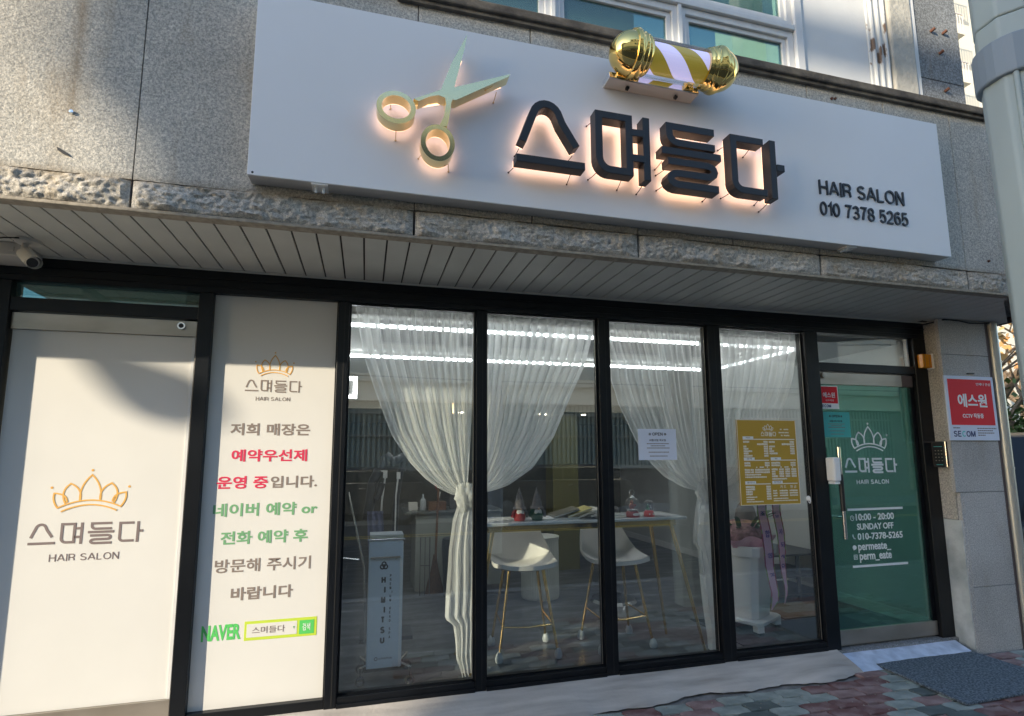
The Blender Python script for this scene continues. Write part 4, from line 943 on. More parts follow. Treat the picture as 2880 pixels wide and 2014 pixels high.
hl.ribbon([(0.440, 3.62), (0.385, 3.45), (0.37, 3.38)], 0.014, LB+0.004, LB+0.0062).ribbon([(0.41, 3.375), (0.66, 3.505)], 0.014, LB+0.004, LB+0.0058).ribbon([(0.22, 3.31), (0.35, 3.355)], 0.012, LB+0.004, LB+0.0056).ribbon([(0.362, 3.31), (0.34, 3.18)], 0.010, LB+0.004, LB+0.0054)
build('led_strip', hl, 'halo', sc)
for x, z, dx, dz in ((0.635, 3.46, -.005, -.03), (0.105, 3.16, 0, -.035), (0.375, 3.02, .01, -.03), (0.24, 3.05, -.015, -.01), (0.075, 3.32, 0, -.02)):
    build('standoff_pin', pin(x, z, dx, dz), 'goldside', sg, smooth=True)
for s, x0, x1, z0, z1, a in (('HAIR SALON', 2.812, 3.520, 3.172, 3.268, 0), ('010 7378 5265', 2.806, 3.538, 3.026, 3.120, 0)):
    text('raised_character', s, 'letter', sg, x0, x1, z0, z1, -0.979, 0.0088, bold=-0.002)

# ------------------------------------------------------------------ barber pole
bpz, bpy_ = 3.757, -1.140
bp = thing('barber_pole', 'barber pole with mirror gold ends and a white spiral, at the signboard top edge', 'barber pole', (1.7, -1.05, 3.66))
KR = 0.78
dome = [(0.0, 0.001), (0.004, 0.035), (0.014, 0.070), (0.034, 0.103), (0.062, 0.130), (0.095, 0.146), (0.115, 0.150), (0.118, 0.150), (0.122, 0.163), (0.135, 0.169), (0.150, 0.166), (0.160, 0.152), (0.172, 0.149), (0.182, 0.153), (0.190, 0.148), (0.196, 0.140), (0.205, 0.143), (0.213, 0.140), (0.218, 0.131), (0.226, 0.128)]
build('end_cap', MB().lathe([(1.268+a, r*KR) for a, r in dome], (0, bpy_, bpz), 'x', 48), 'gold', bp, smooth=True)
build('end_cap', MB().lathe([(2.085-a, r*KR) for a, r in reversed(dome)], (0, bpy_, bpz), 'x', 48), 'gold', bp, smooth=True)
build('glass_tube', MB().lathe([(1.492, 0.101), (1.862, 0.101)], (0, bpy_, bpz), 'x', 48), 'clear', bp, smooth=True)
mb = MB(); NT, NX = 48, 30; lead = 0.54; rad = 0.082
for i in range(NX+1):
    x = 1.488+0.378*i/NX
    for j in range(NT):
        a = 2*math.pi*j/NT+(x-1.488)*2*math.pi/lead+0.15
        mb.v.append((x, bpy_+rad*math.cos(a), bpz+rad*math.sin(a)))
for i in range(NX):
    for j in range(NT):
        mb.f.append((i*NT+j, i*NT+(j+1) % NT, (i+1)*NT+(j+1) % NT, (i+1)*NT+j)); mb.mi.append(1 if (j+4) % 24 < 12 else 0)
build('spiral_cylinder', mb, ['poleglow', 'stripe'], bp, smooth=True)
build('back_plate', MB().box(1.295, 1.885, -1.060, -0.9705, 3.652, 3.688), 'chrome', bp, bevel=0.003)
build('plate_underside', MB().box(1.298, 1.882, -1.0605, -0.972, 3.6455, 3.6515), 'camgrey', bp)
for x in (1.37, 1.81): build('pole_bracket', MB().tube([(x, -1.01, 3.680), (x, -1.10, 3.685)], 0.018, 14).box(x-.03, x+.03, -1.075, -1.0605, 3.656, 3.70), 'gold', bp, smooth=True, bevel=0.003)
for x in (1.43, 1.75): build('mount_screw', MB().tube([(x, -1.02, 3.645), (x, -1.02, 3.620)], 0.006, 8).box(x-.009, x+.009, -1.03, -1.01, 3.626, 3.640), 'black', bp)
tag(build('steel_rail', MB().tube([(1.9, -0.945, 3.852), (2.22, -0.945, 3.852)], 0.008, 8), 'chrome'), 'short steel rail lying on top of the signboard right of the barber pole', 'rail')

# ------------------------------------------------------------------ camera and junction box under the soffit
t = thing('security_camera', 'pale grey bullet security camera hanging from the soffit above the left door', 'security camera', (-1.80, -0.30, 2.65))
build('mount_plate', MB().lathe([(2.630, 0.050), (2.634, 0.056), (2.6515, 0.058)], (-1.79, -0.31, 0), 'z', 28), 'camgrey', t, smooth=True)
build('mount_arm', MB().tube([(-1.80, -0.31, 2.630), (-1.80, -0.32, 2.600), (-1.795, -0.325, 2.575)], 0.014, 12), 'camgrey', t, smooth=True)
d = Vector((0.135, -0.135, -0.115)).normalized(); p0 = Vector((-1.805, -0.315, 2.580)); p1 = p0+d*0.16
cb = build('camera_body', MB().tube([p0, p0+d*0.025, p1], 0.020, 24).tube([p0+d*0.02, p1], 0.031, 24), 'camgrey', t, smooth=True)
build('camera_hood', MB().tube([p0+d*0.03+Vector((0.004, 0.003, 0.006)), p1+d*0.018+Vector((0.004, 0.003, 0.006))], 0.034, 24, cap=False), 'camgrey', t, smooth=True)
build('camera_lens', MB().tube([p1+d*0.0005, p1+d*0.004], 0.0245, 24), 'black', t, smooth=True)
build('camera_mark', MB().tube([p0+d*0.10+Vector((0.014, 0.012, 0.0255)), p0+d*0.118+Vector((0.014, 0.012, 0.0255))], 0.006, 4), 'red', t)
t = thing('junction_box', 'flat grey plastic box behind the security camera at the soffit corner', 'junction box', (-1.98, -0.2, 2.6))
build('box_body', MB().box(-2.10, -1.845, -0.26, -0.054, 2.578, 2.6505), 'camgrey', t, bevel=0.005)
build('box_latch', MB().box(-2.02, -1.99, -0.266, -0.2605, 2.60, 2.625).box(-1.90, -1.875, -0.266, -0.2605, 2.60, 2.625), 'camgrey', t)
tag(build('cable', MB().tube([(-1.80, -0.37, 2.64), (-1.86, -0.38, 2.632), (-1.93, -0.36, 2.625), (-2.1, -0.30, 2.61)], 0.004, 6), 'cable', smooth=True), 'thin black cable running from the security camera to the left edge', 'cable')

# ------------------------------------------------------------------ curtains
def lerp_edge(E, z):
    for (xa, za), (xb, zb) in zip(E, E[1:]):
        if zb <= z <= za: t = (za-z)/(za-zb) if za > zb else 0; return xa+(xb-xa)*t
    return E[-1][0] if z < E[-1][1] else E[0][0]
def curtain(label, edge, fixed, tie, ybase, seed, folds=13, grp='sheer white curtains tied back in the windows'):
    """edge: free edge as (x, z) from top to tie; fixed: x of the straight side; every thread runs from the rail to the tie"""
    rnd = random.Random(seed); ph = [rnd.uniform(0, 6.28) for _ in range(6)]
    mb = MB(); NU, NV = 150, 46; ztop = 2.548; zt = tie[1]
    cov = []
    def fn(u, v):
        # u 0 = free edge, 1 = fixed side. each thread hangs from the rail and is pulled in to the tie
        vv = v**1.0
        ze = ztop+(zt-ztop)*vv
        # interpolate thread shape between the bowed free edge and the straight side
        zedge = edge_z(vv); xe = edge_x(vv)
        xf = fixed+(tie[0]-fixed)*vv**3; zf = ze
        k = u**0.9
        x = xe+(xf-xe)*k; z = zedge+(zf-zedge)*k
        w = abs(xf-xe)+0.04
        amp = 0.022*(0.35+0.65*min(1, w/0.6))
        a = u*folds*2*math.pi+1.1*math.sin(u*9+ph[0])+0.5*math.sin(vv*5+ph[1])
        y = ybase+amp*math.sin(a)+0.012*math.sin(u*31+vv*6+ph[2])
        x += 0.007*math.cos(a)*(1-vv*.6)
        return (x, y, z)
    L = [0]
    for (xa, za), (xb, zb) in zip(edge, edge[1:]): L.append(L[-1]+math.hypot(xb-xa, zb-za))
    T = L[-1]
    def at(v, i):
        d_ = v*T
        for q in range(len(L)-1):
            if d_ <= L[q+1] or q == len(L)-2:
                t = (d_-L[q])/(L[q+1]-L[q]); return edge[q][i]+(edge[q+1][i]-edge[q][i])*t
    edge_x = lambda v: at(v, 0); edge_z = lambda v: at(v, 1)
    mb.grid(fn, NU, NV)
    t = thing('curtain', label, 'curtain', (tie[0], ybase, 0.0), grp)
    o = build('curtain_drape', mb, 'sheer', t, smooth=True, autos=80)
    at_ = o.data.attributes.new('cover', 'FLOAT', 'POINT')
    vals = []
    for j in range(NV+1):
        for i in range(NU+1):
            v = j/NV; u = i/NU
            base = 0.42+0.38*v**1.6
            a = u*folds*2*math.pi+1.1*math.sin(u*9+ph[0])+0.5*math.sin(v*5+ph[1])
            base += (0.56*max(0, min(1, math.cos(a)*2.2+0.75))+0.12*math.sin(u*173+v*3)+0.08*math.sin(u*311+1))*(1-0.6*v)+(0.16 if u < 0.015 else 0)
            if v < 0.045: base = 0.62 if (0.012 < v < 0.030) else 0.40
            vals.append(max(0.05, min(0.975, base)))
    at_.data.foreach_set('value', vals)
    return t, o
# denser hem rows are baked into the cover; tails and knots are separate parts
def tail(t, pts, ybase, seed, x_fix):
    """pts: outer outline (x, z) of the hanging bunch from the tie to the floor; x_fix the straight side"""
    rnd = random.Random(seed); NU, NV = 60, 60; mb = MB(); ph = rnd.uniform(0, 6)
    def xo(z):
        for (xa, za), (xb, zb) in zip(pts, pts[1:]):
            if zb <= z <= za: return xa+(xb-xa)*(za-z)/(za-zb+1e-9)
        return pts[-1][0]
    z0, z1 = pts[0][1], pts[-1][1]
    def fn(u, v):
        z = z0+(z1-z0)*v; a = xo(z)
        x = a+(x_fix-a)*u+0.005*math.sin(v*9+u*4)
        y = ybase+0.024*math.sin(u*3.6*2*math.pi+1.6*math.sin(v*3+ph)+ph)+0.006*math.sin(u*43+v*9)
        return (x, y, z+0.012*math.sin(u*21+ph))
    mb.grid(fn, NU, NV); o = build('curtain_tail', mb, 'sheer', t, smooth=True, autos=80)
    A = o.data.attributes.new('cover', 'FLOAT', 'POINT')
    A.data.foreach_set('value', [max(.3, min(.96, 0.93-(0.45 if i/NU < 0.22 and j/NV < 0.55 else 0)+0.03*math.sin(i*.5))) for j in range(NV+1) for i in range(NU+1)])
def knot(t, x, z, y, r=0.06, sx=1.0):
    mb = MB()
    from mathutils import noise as nz
    def fn(u, v):
        a = u*2*math.pi; b = -math.pi/2+v*math.pi
        d_ = Vector((math.cos(a)*math.cos(b)*sx, math.sin(a)*math.cos(b)*0.7, math.sin(b)*1.25))
        rr = r*(1+0.20*math.sin(a*7+v*6)+0.35*nz.noise(d_*3))
        return (x+d_.x*rr, y+d_.y*rr, z+d_.z*rr)
    mb.grid(fn, 48, 20); o = build('curtain_knot', mb, 'sheer', t, smooth=True, autos=80)
    A = o.data.attributes.new('cover', 'FLOAT', 'POINT'); A.data.foreach_set('value', [0.92]*len(o.data.vertices))
CY = 0.15
E1 = [(-0.115, 2.548), (-0.089, 2.448), (-0.036, 2.185), (0.056, 1.926), (0.172, 1.633), (0.293, 1.449), (0.400, 1.335), (0.500, 1.262), (0.600, 1.215), (0.655, 1.215)]
t, o = curtain('sheer white curtain in the first window, swept to its right side', E1, 0.735, (0.695, 1.235), CY, 1, 14)
tail(t, [(0.650, 1.20), (0.600, 1.05), (0.578, 0.86), (0.575, 0.72), (0.565, 0.55), (0.556, 0.40), (0.610, 0.36), (0.622, 0.26), (0.628, 0.14), (0.665, 0.05), (0.672, 0.02)], CY, 5, 0.755)
knot(t, 0.690, 1.205, CY-0.01, 0.070)
E2 = [(1.735, 2.548), (1.716, 2.527), (1.618, 2.173), (1.492, 1.922), (1.349, 1.619), (1.180, 1.395), (0.998, 1.273), (0.870, 1.235), (0.800, 1.225)]
t, o = curtain('sheer white curtain in the second window, swept to its left side', E2, 0.765, (0.775, 1.235), CY+0.02, 2, 15)
E3 = [(1.700, 2.548), (1.745, 2.42), (1.812, 2.20), (1.821, 2.071), (1.883, 1.878), (2.013, 1.628), (2.112, 1.470), (2.268, 1.320), (2.430, 1.235), (2.550, 1.205)]
t, o = curtain('sheer white curtain in the third window, behind the paper notice', E3, 2.640, (2.600, 1.230), CY, 3, 14)
tail(t, [(2.560, 1.20), (2.520, 1.05), (2.500, 0.92), (2.487, 0.80), (2.530, 0.76), (2.540, 0.60), (2.552, 0.36), (2.560, 0.20), (2.575, 0.02)], CY, 8, 2.690)
knot(t, 2.605, 1.200, CY-0.01, 0.068)
E4 = [(3.660, 2.548), (3.630, 2.40), (3.560, 2.15), (3.473, 1.952), (3.330, 1.69), (3.203, 1.531), (3.060, 1.37), (2.932, 1.260), (2.813, 1.223), (2.700, 1.215)]
t, o = curtain('sheer white curtain in the fourth window, behind the price board', E4, 2.625, (2.650, 1.225), CY+0.02, 4, 15)
tag(build('curtain_rail', MB().box(-0.7, 3.9, 0.11, 0.20, 2.552, 2.572), 'whitep'), 'white curtain rail along the ceiling behind the windows', 'curtain rail')

# ------------------------------------------------------------------ bar table, stools, things on it
tb = thing('bar_table', 'tall white marble bar table on splayed brass legs', 'table', (1.62, 0.36, 0))
TZ = 1.005
build('table_top', MB().box(0.80, 2.47, 0.20, 0.62, TZ-0.022, TZ), 'marble', tb, bevel=0.004)
build('table_apron', MB().box(0.90, 2.38, 0.25, 0.27, TZ-0.070, TZ-0.023).box(0.90, 2.38, 0.55, 0.57, TZ-0.070, TZ-0.023).box(0.88, 0.90, 0.25, 0.57, TZ-0.070, TZ-0.023).box(2.38, 2.40, 0.25, 0.57, TZ-0.070, TZ-0.023), 'goldleg', tb)
for x0, y0, x1, y1 in ((2.37, 0.27, 2.555, 0.165), (2.34, 0.55, 2.48, 0.60), (0.91, 0.27, 0.735, 0.175), (0.92, 0.55, 0.70, 0.60)):
    build('leg', MB().tube([(x1, y1, 0.002), (x0, y0, TZ-0.07)], 0.010, 10, r2=0.017), 'goldleg', tb, smooth=True)
def stool_proto():
    st = thing('bar_stool', 'pale leather bar stool with brass legs', 'bar stool', (0, 0, 0), 'pale bar stools at the marble table')
    mb = MB()
    def shell(u, v, off):
        # v 0 = front of the seat, 1 = top of the back; u across
        s = (u-0.5)*2
        if v < 0.5:
            t = v/0.5; y = -0.20+0.36*t; z = 0.668-0.035*math.sin(t*math.pi*0.9)+0.0
            w = 0.235+0.015*math.sin(t*math.pi); rise = 0.075*abs(s)**2.6*(0.30+0.9*t)
        else:
            t = (v-0.5)/0.5; y = 0.16+0.075*math.sin(t*1.5)+0.02*t; z = 0.657+0.27*t**1.05
            w = 0.245-0.075*t; rise = 0.065*abs(s)**2.4*(1-t)
            y -= 0.07*abs(s)**2.2*(1-0.5*t)
        # round the front corners
        if v < 0.12: w *= 0.86+0.14*(v/0.12)**0.5
        if v > 0.93: w *= 1-0.16*((v-0.93)/0.07)**2
        x = s*w
        n = Vector((0, -0.25 if v < .5 else 1.0, -1.0 if v < .5 else -0.2)).normalized()*off
        return (x+n.x, y+n.y, z+rise+n.z)
    N1, N2 = 22, 30
    vs = [shell(i/N1, j/N2, 0) for j in range(N2+1) for i in range(N1+1)]+[shell(i/N1, j/N2, 0.030) for j in range(N2+1) for i in range(N1+1)]
    K = (N1+1)*(N2+1); F = []; mi = []
    q = lambda i, j, l: l*K+j*(N1+1)+i
    for j in range(N2):
        for i in range(N1):
            F.append((q(i, j, 0), q(i+1, j, 0), q(i+1, j+1, 0), q(i, j+1, 0))); mi.append(0)
            F.append((q(i, j, 1), q(i, j+1, 1), q(i+1, j+1, 1), q(i+1, j, 1))); mi.append(1)
    for i in range(N1): F += [(q(i, 0, 0), q(i, 0, 1), q(i+1, 0, 1), q(i+1, 0, 0)), (q(i, N2, 0), q(i+1, N2, 0), q(i+1, N2, 1), q(i, N2, 1))]; mi += [0, 0]
    for j in range(N2): F += [(q(0, j, 0), q(0, j+1, 0), q(0, j+1, 1), q(0, j, 1)), (q(N1, j, 0), q(N1, j, 1), q(N1, j+1, 1), q(N1, j+1, 0))]; mi += [0, 0]
    mb.v = vs; mb.f = F; mb.mi = mi
    build('seat_shell', mb, ['leather', 'leather_in'], st, smooth=True, autos=70)
    for sx, s2 in ((-1, -1), (1, -1), (1, 1), (-1, 1)):
        top = (sx*0.13, s2*0.10, 0.635); bot = (sx*0.222, s2*0.185, 0.03)
        build('leg', MB().tube([bot, top], 0.0095, 10, r2=0.013), 'goldleg', st, smooth=True)
        build('leg_sock', MB().lathe([(0.001, 0.016), (0.006, 0.026), (0.030, 0.030), (0.055, 0.024), (0.075, 0.012)], (bot[0], bot[1], 0), 'z', 14), 'sock', st, smooth=True)
    def at(sx, s2, z): t_ = (z-0.03)/0.605; return (sx*(0.222-0.092*t_), s2*(0.185-0.085*t_), z)
    a, b, c, d_ = at(-1, -1, .235), at(1, -1, .235), at(1, 1, .255), at(-1, 1, .255)
    build('footrest', MB().tube([a, (0, a[1]-0.012, .228), b], 0.007, 8).tube([b, c], 0.006, 8).tube([a, d_], 0.006, 8), 'goldleg', st, smooth=True)
    return st
st = stool_proto()
s2 = copy_tree(st, (1.975, 0.50, 0), R(3), 'pale bar stool in shade below the magazines, right of the sunlit stool')
st.location = (1.215, 0.52, 0); st.rotation_euler = (0, 0, R(-4)); st['label'] = 'pale bar stool under the gnomes, with a patch of sun on its back'
def gnome(x, y, body, label):
    t = thing('gnome_doll', label, 'doll', (x, y, TZ), 'pair of gnome dolls on the marble table')
    z = TZ
    build('doll_body', MB().lathe([(z+0.001, 0.028), (z+0.004, 0.040), (z+0.03, 0.045), (z+0.065, 0.040), (z+0.09, 0.028)], (x, y, 0), 'z', 20), body, t, smooth=True)
    build('beard', MB().add([], []).ball((x, y-0.026, z+0.060), 0.030, 14, sx=1.0, sy=0.5, sz=1.1).ball((x, y-0.034, z+0.040), 0.017, 10, sy=.5, sz=1.2), 'beard', t, smooth=True)
    build('nose', MB().ball((x, y-0.045, z+0.090), 0.0095, 10), 'skin', t, smooth=True)
    build('hat', MB().lathe([(z+0.085, 0.044), (z+0.088, 0.052), (z+0.100, 0.048), (z+0.105, 0.040), (z+0.150, 0.030), (z+0.200, 0.016), (z+0.245, 0.002)], (x, y, 0), 'z', 20), 'plushgrey', t, smooth=True)
    for s in (-1, 1): build('arm', MB().tube([(x+s*0.030, y-0.01, z+0.085), (x+s*0.052, y-0.015, z+0.060), (x+s*0.058, y-0.012, z+0.028)], 0.012, 8), body if s < 0 else 'plushgrey', t, smooth=True)
gnome(1.125, 0.30, 'plushred', 'gnome doll in red with a tall grey hat and white beard')
gnome(1.262, 0.30, 'plushgreen', 'gnome doll in green with a tall grey hat and white beard')
def globe(x, y, r, base, label, hook, fig):
    t = thing('snow_globe', label, 'snow globe', (x, y, TZ), 'snow globes on the marble table')
    h = 0.046; z = TZ
    build('globe_base', MB().lathe([(z+0.001, r*0.90), (z+0.006, r*0.92), (z+h*0.8, r*0.80), (z+h, r*0.68)], (x, y, 0), 'z', 24), base, t, smooth=True)
    zc = z+h+r*0.80
    build('glass_ball', MB().ball((x, y, zc), r, 28), 'clear', t, smooth=True)
    if fig:
        build('figure', MB().ball((x-0.005, y, zc-0.012), 0.022, 10, sz=1.2).ball((x-0.004, y, zc+0.022), 0.014, 10).tube([(x-0.03, y, zc-.01), (x+0.03, y, zc-0.005)], 0.008, 8), 'rust', t, smooth=True)
        build('snow', MB().lathe([(zc-0.050, 0.030), (zc-0.036, 0.040), (zc-0.030, 0.002)], (x, y, 0), 'z', 16), 'beard', t, smooth=True)
        build('base_mark', MB().prism(arc(x+0.004, z+0.024, 0.030, 0.011, 0, 340, 12), y-r*0.90, y-r*0.89), 'beard', t)
    else:
        build('little_tree', MB().lathe([(zc-0.03, 0.016), (zc+0.02, 0.001)], (x-0.010, y, 0), 'z', 10), 'pine', t, smooth=True)
        build('little_snowman', MB().ball((x+0.012, y-0.006, zc-0.020), 0.010, 10).ball((x+0.012, y-0.006, zc-0.004), 0.007, 10), 'beard', t, smooth=True)
        build('base_mark', MB().box(x-.022, x-.014, y-r*0.96, y-r*0.90, z+.016, z+.028).box(x+.010, x+.018, y-r*0.96, y-r*0.90, z+.014, z+.030), 'beard', t)
    if hook:
        build('hanging_cap', MB().lathe([(zc+r*0.93, 0.020), (zc+r*1.04, 0.012), (zc+r*1.22, 0.005)], (x, y, 0), 'z', 16), 'whitep', t, smooth=True)
        build('hanging_ring', MB().tube([(x+0.022*math.cos(a/12*6.283), y, zc+r*1.22+0.022+0.022*math.sin(a/12*6.283)) for a in range(13)], 0.0016, 6), 'chrome', t, smooth=True)
globe(2.046, 0.29, 0.060, 'globebase', 'larger snow globe with a hanging ring on a dark red base', True, True)
globe(2.190, 0.29, 0.046, 'globebase2', 'smaller snow globe on a bright red base', False, False)
# magazines
def book(x, y, z, w, d_, h, rz, m, label, tilt=0.0):
    t = thing('magazine', label, 'magazine', (0, 0, 0), 'magazines spread on the marble table')
    build('pages', MB().box(-w/2+.003, w/2-.003, -d_/2+.002, d_/2-.002, 0.0025, h-0.0025), 'pages', t)
    build('cover', MB().box(-w/2, w/2, -d_/2, d_/2, h-0.002, h).box(-w/2, w/2, -d_/2, d_/2, 0, 0.002), m, t)
    t.location = (x, y, z); t.rotation_euler = (0, tilt, rz)
book(1.44, 0.36, TZ+0.001, 0.30, 0.20, 0.012, 0.05, 'whitep', 'thin white magazine lying flat, lowest of the fan beside the green gnome')
book(1.50, 0.37, TZ+0.040, 0.21, 0.22, 0.014, -0.1, 'cover_dark', 'magazine with a dark glossy cover leaning at the left of the fan', -0.26)
book(1.61, 0.37, TZ+0.042, 0.20, 0.22, 0.014, -0.1, 'cover_yellow', 'yellow covered magazine leaning next to the dark one', -0.30)
book(1.69, 0.38, TZ+0.036, 0.18, 0.22, 0.014, -0.05, 'pages', 'cream magazine leaning third in the fan', -0.30)
book(1.77, 0.39, TZ+0.030, 0.16, 0.22, 0.014, 0.0, 'whitep', 'white magazine leaning last in the fan behind the mullion', -0.28)
book(1.86, 0.36, TZ+0.001, 0.24, 0.20, 0.020, 0.0, 'counter', 'thick grey-white book lying flat left of the snow globes')
tag(build('foam_holder', MB().box(1.68, 1.72, 0.235, 0.249, TZ-0.068, TZ-0.03), 'black'), 'small black clip under the marble table edge', 'clip')

# ------------------------------------------------------------------ head spa machine
hm = thing('spa_machine', 'tall grey-blue salon machine on chrome castors behind the first window', 'salon machine', (0.16, 0.22, 0))
HX0, HX1, HY0 = 0.045, 0.272, 0.19
mc = build('machine_body', MB().box(HX0, HX1, HY0, HY0+0.20, 0.105, 0.918), 'machine', hm, bevel=0.006)
build('machine_top', MB().box(HX0-0.004, HX1+0.008, HY0-0.006, HY0+0.205, 0.920, 0.934), 'chrome', hm, bevel=0.003)
build('control_panel', MB().prism([(HX0+0.004, 0.935), (HX1, 0.935), (HX1, 0.955), (HX0+0.004, 0.955)], HY0+0.02, HY0+0.20), 'machtop', hm)
build('machine_trim', MB().box(HX1-0.022, HX1-0.006, HY0-0.006, HY0-0.0005, 0.106, 0.80), 'whitep', hm, bevel=0.002)
build('machine_handle', MB().box(HX0+0.010, HX1-0.02, HY0-0.020, HY0-0.006, 0.806, 0.818).box(HX0+0.03, HX0+0.04, HY0-0.007, HY0, 0.80, 0.815).box(HX1-0.05, HX1-0.04, HY0-0.007, HY0, 0.80, 0.815), 'steel', hm, bevel=0.002)
hy = HY0-0.0015
cx0 = HX0+0.1
for i, ch in enumerate('HIMITSU'):
    z = 0.665-i*0.064; w = 0.0145 if ch not in 'I' else 0.006
    text('lettering', ch, 'ink_black', hm, cx0-w, cx0+w, z-0.021, z+0.021, hy, bold=0.05)
for i, ch in enumerate('PREMIUM HEAD SPA'):
    if ch == ' ': continue
    z = 0.690-i*0.0262; w = 0.0055 if ch != 'I' else 0.0012
    text('small_lettering', ch, 'ink_black', hm, cx0+0.046-w, cx0+0.046+w, z-0.009, z+0.009, hy, bold=0.02)
mb = MB()
for a in (90, 210, 330): mb.ribbon(arc(cx0+0.012*math.cos(R(a)), 0.756+0.012*math.sin(R(a)), 0.013, 0.013, 0, 330, 11), 0.009, hy-0.0002*a/90, hy+.001, True)
mb.ribbon(arc(cx0, 0.756, 0.009, 0.009, 0, 330, 11), 0.004, hy-0.0015, hy, True)
build('flower_emblem', mb, 'ink_black', hm)
text('lettering', 'AIRAPHA', 'ink_grey', hm, cx0-0.022, cx0+0.065, 0.160, 0.172, hy, bold=0.01)
build('round_emblem', MB().ribbon(arc(cx0-0.038, 0.166, 0.0095, 0.0095, 0, 330, 11), 0.004, hy, hy+.001, True), 'ink_grey', hm)
build('machine_base', MB().box(HX0-0.01, HX1+0.02, HY0+0.03, HY0+0.19, 0.075, 0.104), 'black', hm)
for x, y in ((0.010, 0.200), (0.325, 0.150), (0.01, 0.42), (0.325, 0.42)):
    build('castor_fork', MB().tube([(x, y, 0.050), (x, y, 0.115)], 0.011, 10).tube([(x, y, 0.112), (0.16+(x-.16)*.6, 0.30, 0.100)], 0.009, 8), 'chrome', hm, smooth=True)
    build('castor_wheel', MB().lathe([(y-0.012, 0.026), (y-0.010, 0.031), (y+0.010, 0.031), (y+0.012, 0.026)], (x, 0, 0.032), 'y', 20), 'black', hm, smooth=True)
    build('castor_hub', MB().lathe([(y-0.0145, 0.008), (y-0.0125, 0.019)], (x, 0, 0.032), 'y', 14), 'chrome', hm, smooth=True)

# ------------------------------------------------------------------ other salon furniture
t = thing('hood_dryer', 'black jointed hair processor arms on white poles behind the salon machine', 'hair dryer', (0.25, 1.2, 0))
build('dryer_joint', MB().tube([(0.165, 1.2, 1.50), (0.19, 1.2, 1.45), (0.205, 1.2, 1.415)], 0.036, 12).tube([(0.17, 1.2, 1.495), (0.24, 1.2, 1.44), (0.33, 1.2, 1.475)], 0.042, 12), 'charcoal', t, smooth=True)
build('dryer_arm', MB().tube([(0.165, 1.2, 1.48), (0.150, 1.2, 1.38)], 0.034, 12).tube([(0.12, 1.2, 1.37), (0.07, 1.2, 1.26), (0.055, 1.2, 1.10), (0.03, 1.2, 0.95)], 0.042, 12), 'charcoal', t, smooth=True)
build('dryer_arm', MB().tube([(0.340, 1.2, 1.47), (0.315, 1.2, 1.36)], 0.030, 12).tube([(0.305, 1.2, 1.37), (0.27, 1.2, 1.10), (0.262, 1.2, 0.70)], 0.026, 12), 'charcoal', t, smooth=True)
build('dryer_pad', MB().tube([(0.15, 1.18, 1.26), (0.125, 1.18, 1.17), (0.10, 1.18, 1.12)], 0.030, 12), 'charcoal', t, smooth=True)
build('dryer_pole', MB().tube([(0.175, 1.18, 1.33), (0.150, 1.18, 1.1), (0.12, 1.18, 0.03)], 0.008, 10).tube([(0.285, 1.18, 1.33), (0.268, 1.18, 1.15), (0.26, 1.18, 0.03)], 0.008, 10), 'whitep', t, smooth=True)
build('dryer_clamp', MB().box(0.155, 0.19, 1.16, 1.20, 1.30, 1.365).box(0.27, 0.30, 1.16, 1.20, 1.29, 1.35).box(0.125, 0.19, 1.165, 1.195, 1.352, 1.366), 'whitep', t)
build('dryer_foot', MB().box(0.0, 0.42, 1.05, 1.35, 0.001, 0.03), 'charcoal', t)
t = thing('clothes_stand', 'chrome stand with a pale cloth over it at the left edge of the first window', 'towel stand', (-0.2, 1.0, 0))
build('stand_frame', MB().tube([(-0.40, 1.0, 0.02), (-0.36, 1.0, 1.0), (-0.12, 1.0, 1.20), (0.02, 1.0, 0.60), (0.04, 1.0, 0.02)], 0.009, 8).tube([(-0.40, 1.0, 0.72), (-0.02, 1.0, 0.66)], 0.009, 8), 'chrome', t, smooth=True)
mb = MB(); mb.grid(lambda u, v: (-0.42+0.24*u+0.06*v*(1-u)+0.012*math.sin(u*22), 0.98-0.02*math.sin(u*14+v*3), 1.10-0.40*v+0.10*u), 24, 10)
build('cloth', mb, 'towel', t, smooth=True)
tag(build('grey_cloth', MB().grid(lambda u, v: (0.03+0.13*u+0.02*v, 1.10+0.012*math.sin(u*16), 1.03-0.35*v), 16, 6), 'vest', smooth=True), 'blue grey cloth hanging behind the salon machine', 'cloth')
t = thing('reception_counter', 'pale grey cabinet counter with clutter on it, behind the broom', 'counter', (0.8, 2.9, 0))
build('cabinet', MB().box(0.57, 1.55, 2.62, 3.2, 0.0, 0.838), 'counter', t, bevel=0.003)
build('worktop', MB().box(0.45, 1.57, 2.58, 3.22, 0.840, 0.865), 'countertop', t, bevel=0.003)
build('drawer_gap', MB().box(1.08, 1.084, 2.6185, 2.6195, 0.02, 0.82).box(0.60, 1.54, 2.6185, 2.6195, 0.60, 0.604), 'black', t)
for nm, lb, ct, mbx, m_ in (('tissue_box', 'cream box on the left end of the cabinet counter', 'box', MB().box(0.50, 0.60, 2.75, 2.87, 0.866, 0.955), 'pages'),
        ('brush_tray', 'brown wooden tray of brushes on the cabinet counter', 'tray', MB().box(0.72, 0.92, 2.68, 2.85, 0.866, 0.96), 'wood'),
        ('pump_bottle', 'clear grey bottle on the counter left of the brown tray', 'bottle', MB().lathe([(0.866, 0.035), (0.98, 0.035), (1.01, 0.012), (1.05, 0.010)], (0.66, 2.75, 0)), 'sock'),
        ('picture_frame', 'dark framed card standing at the right of the counter clutter', 'picture frame', MB().box(0.98, 1.10, 2.80, 2.82, 0.866, 1.05), 'shelf')):
    tag(build(nm, mbx, m_, bevel=0.003), lb, ct)
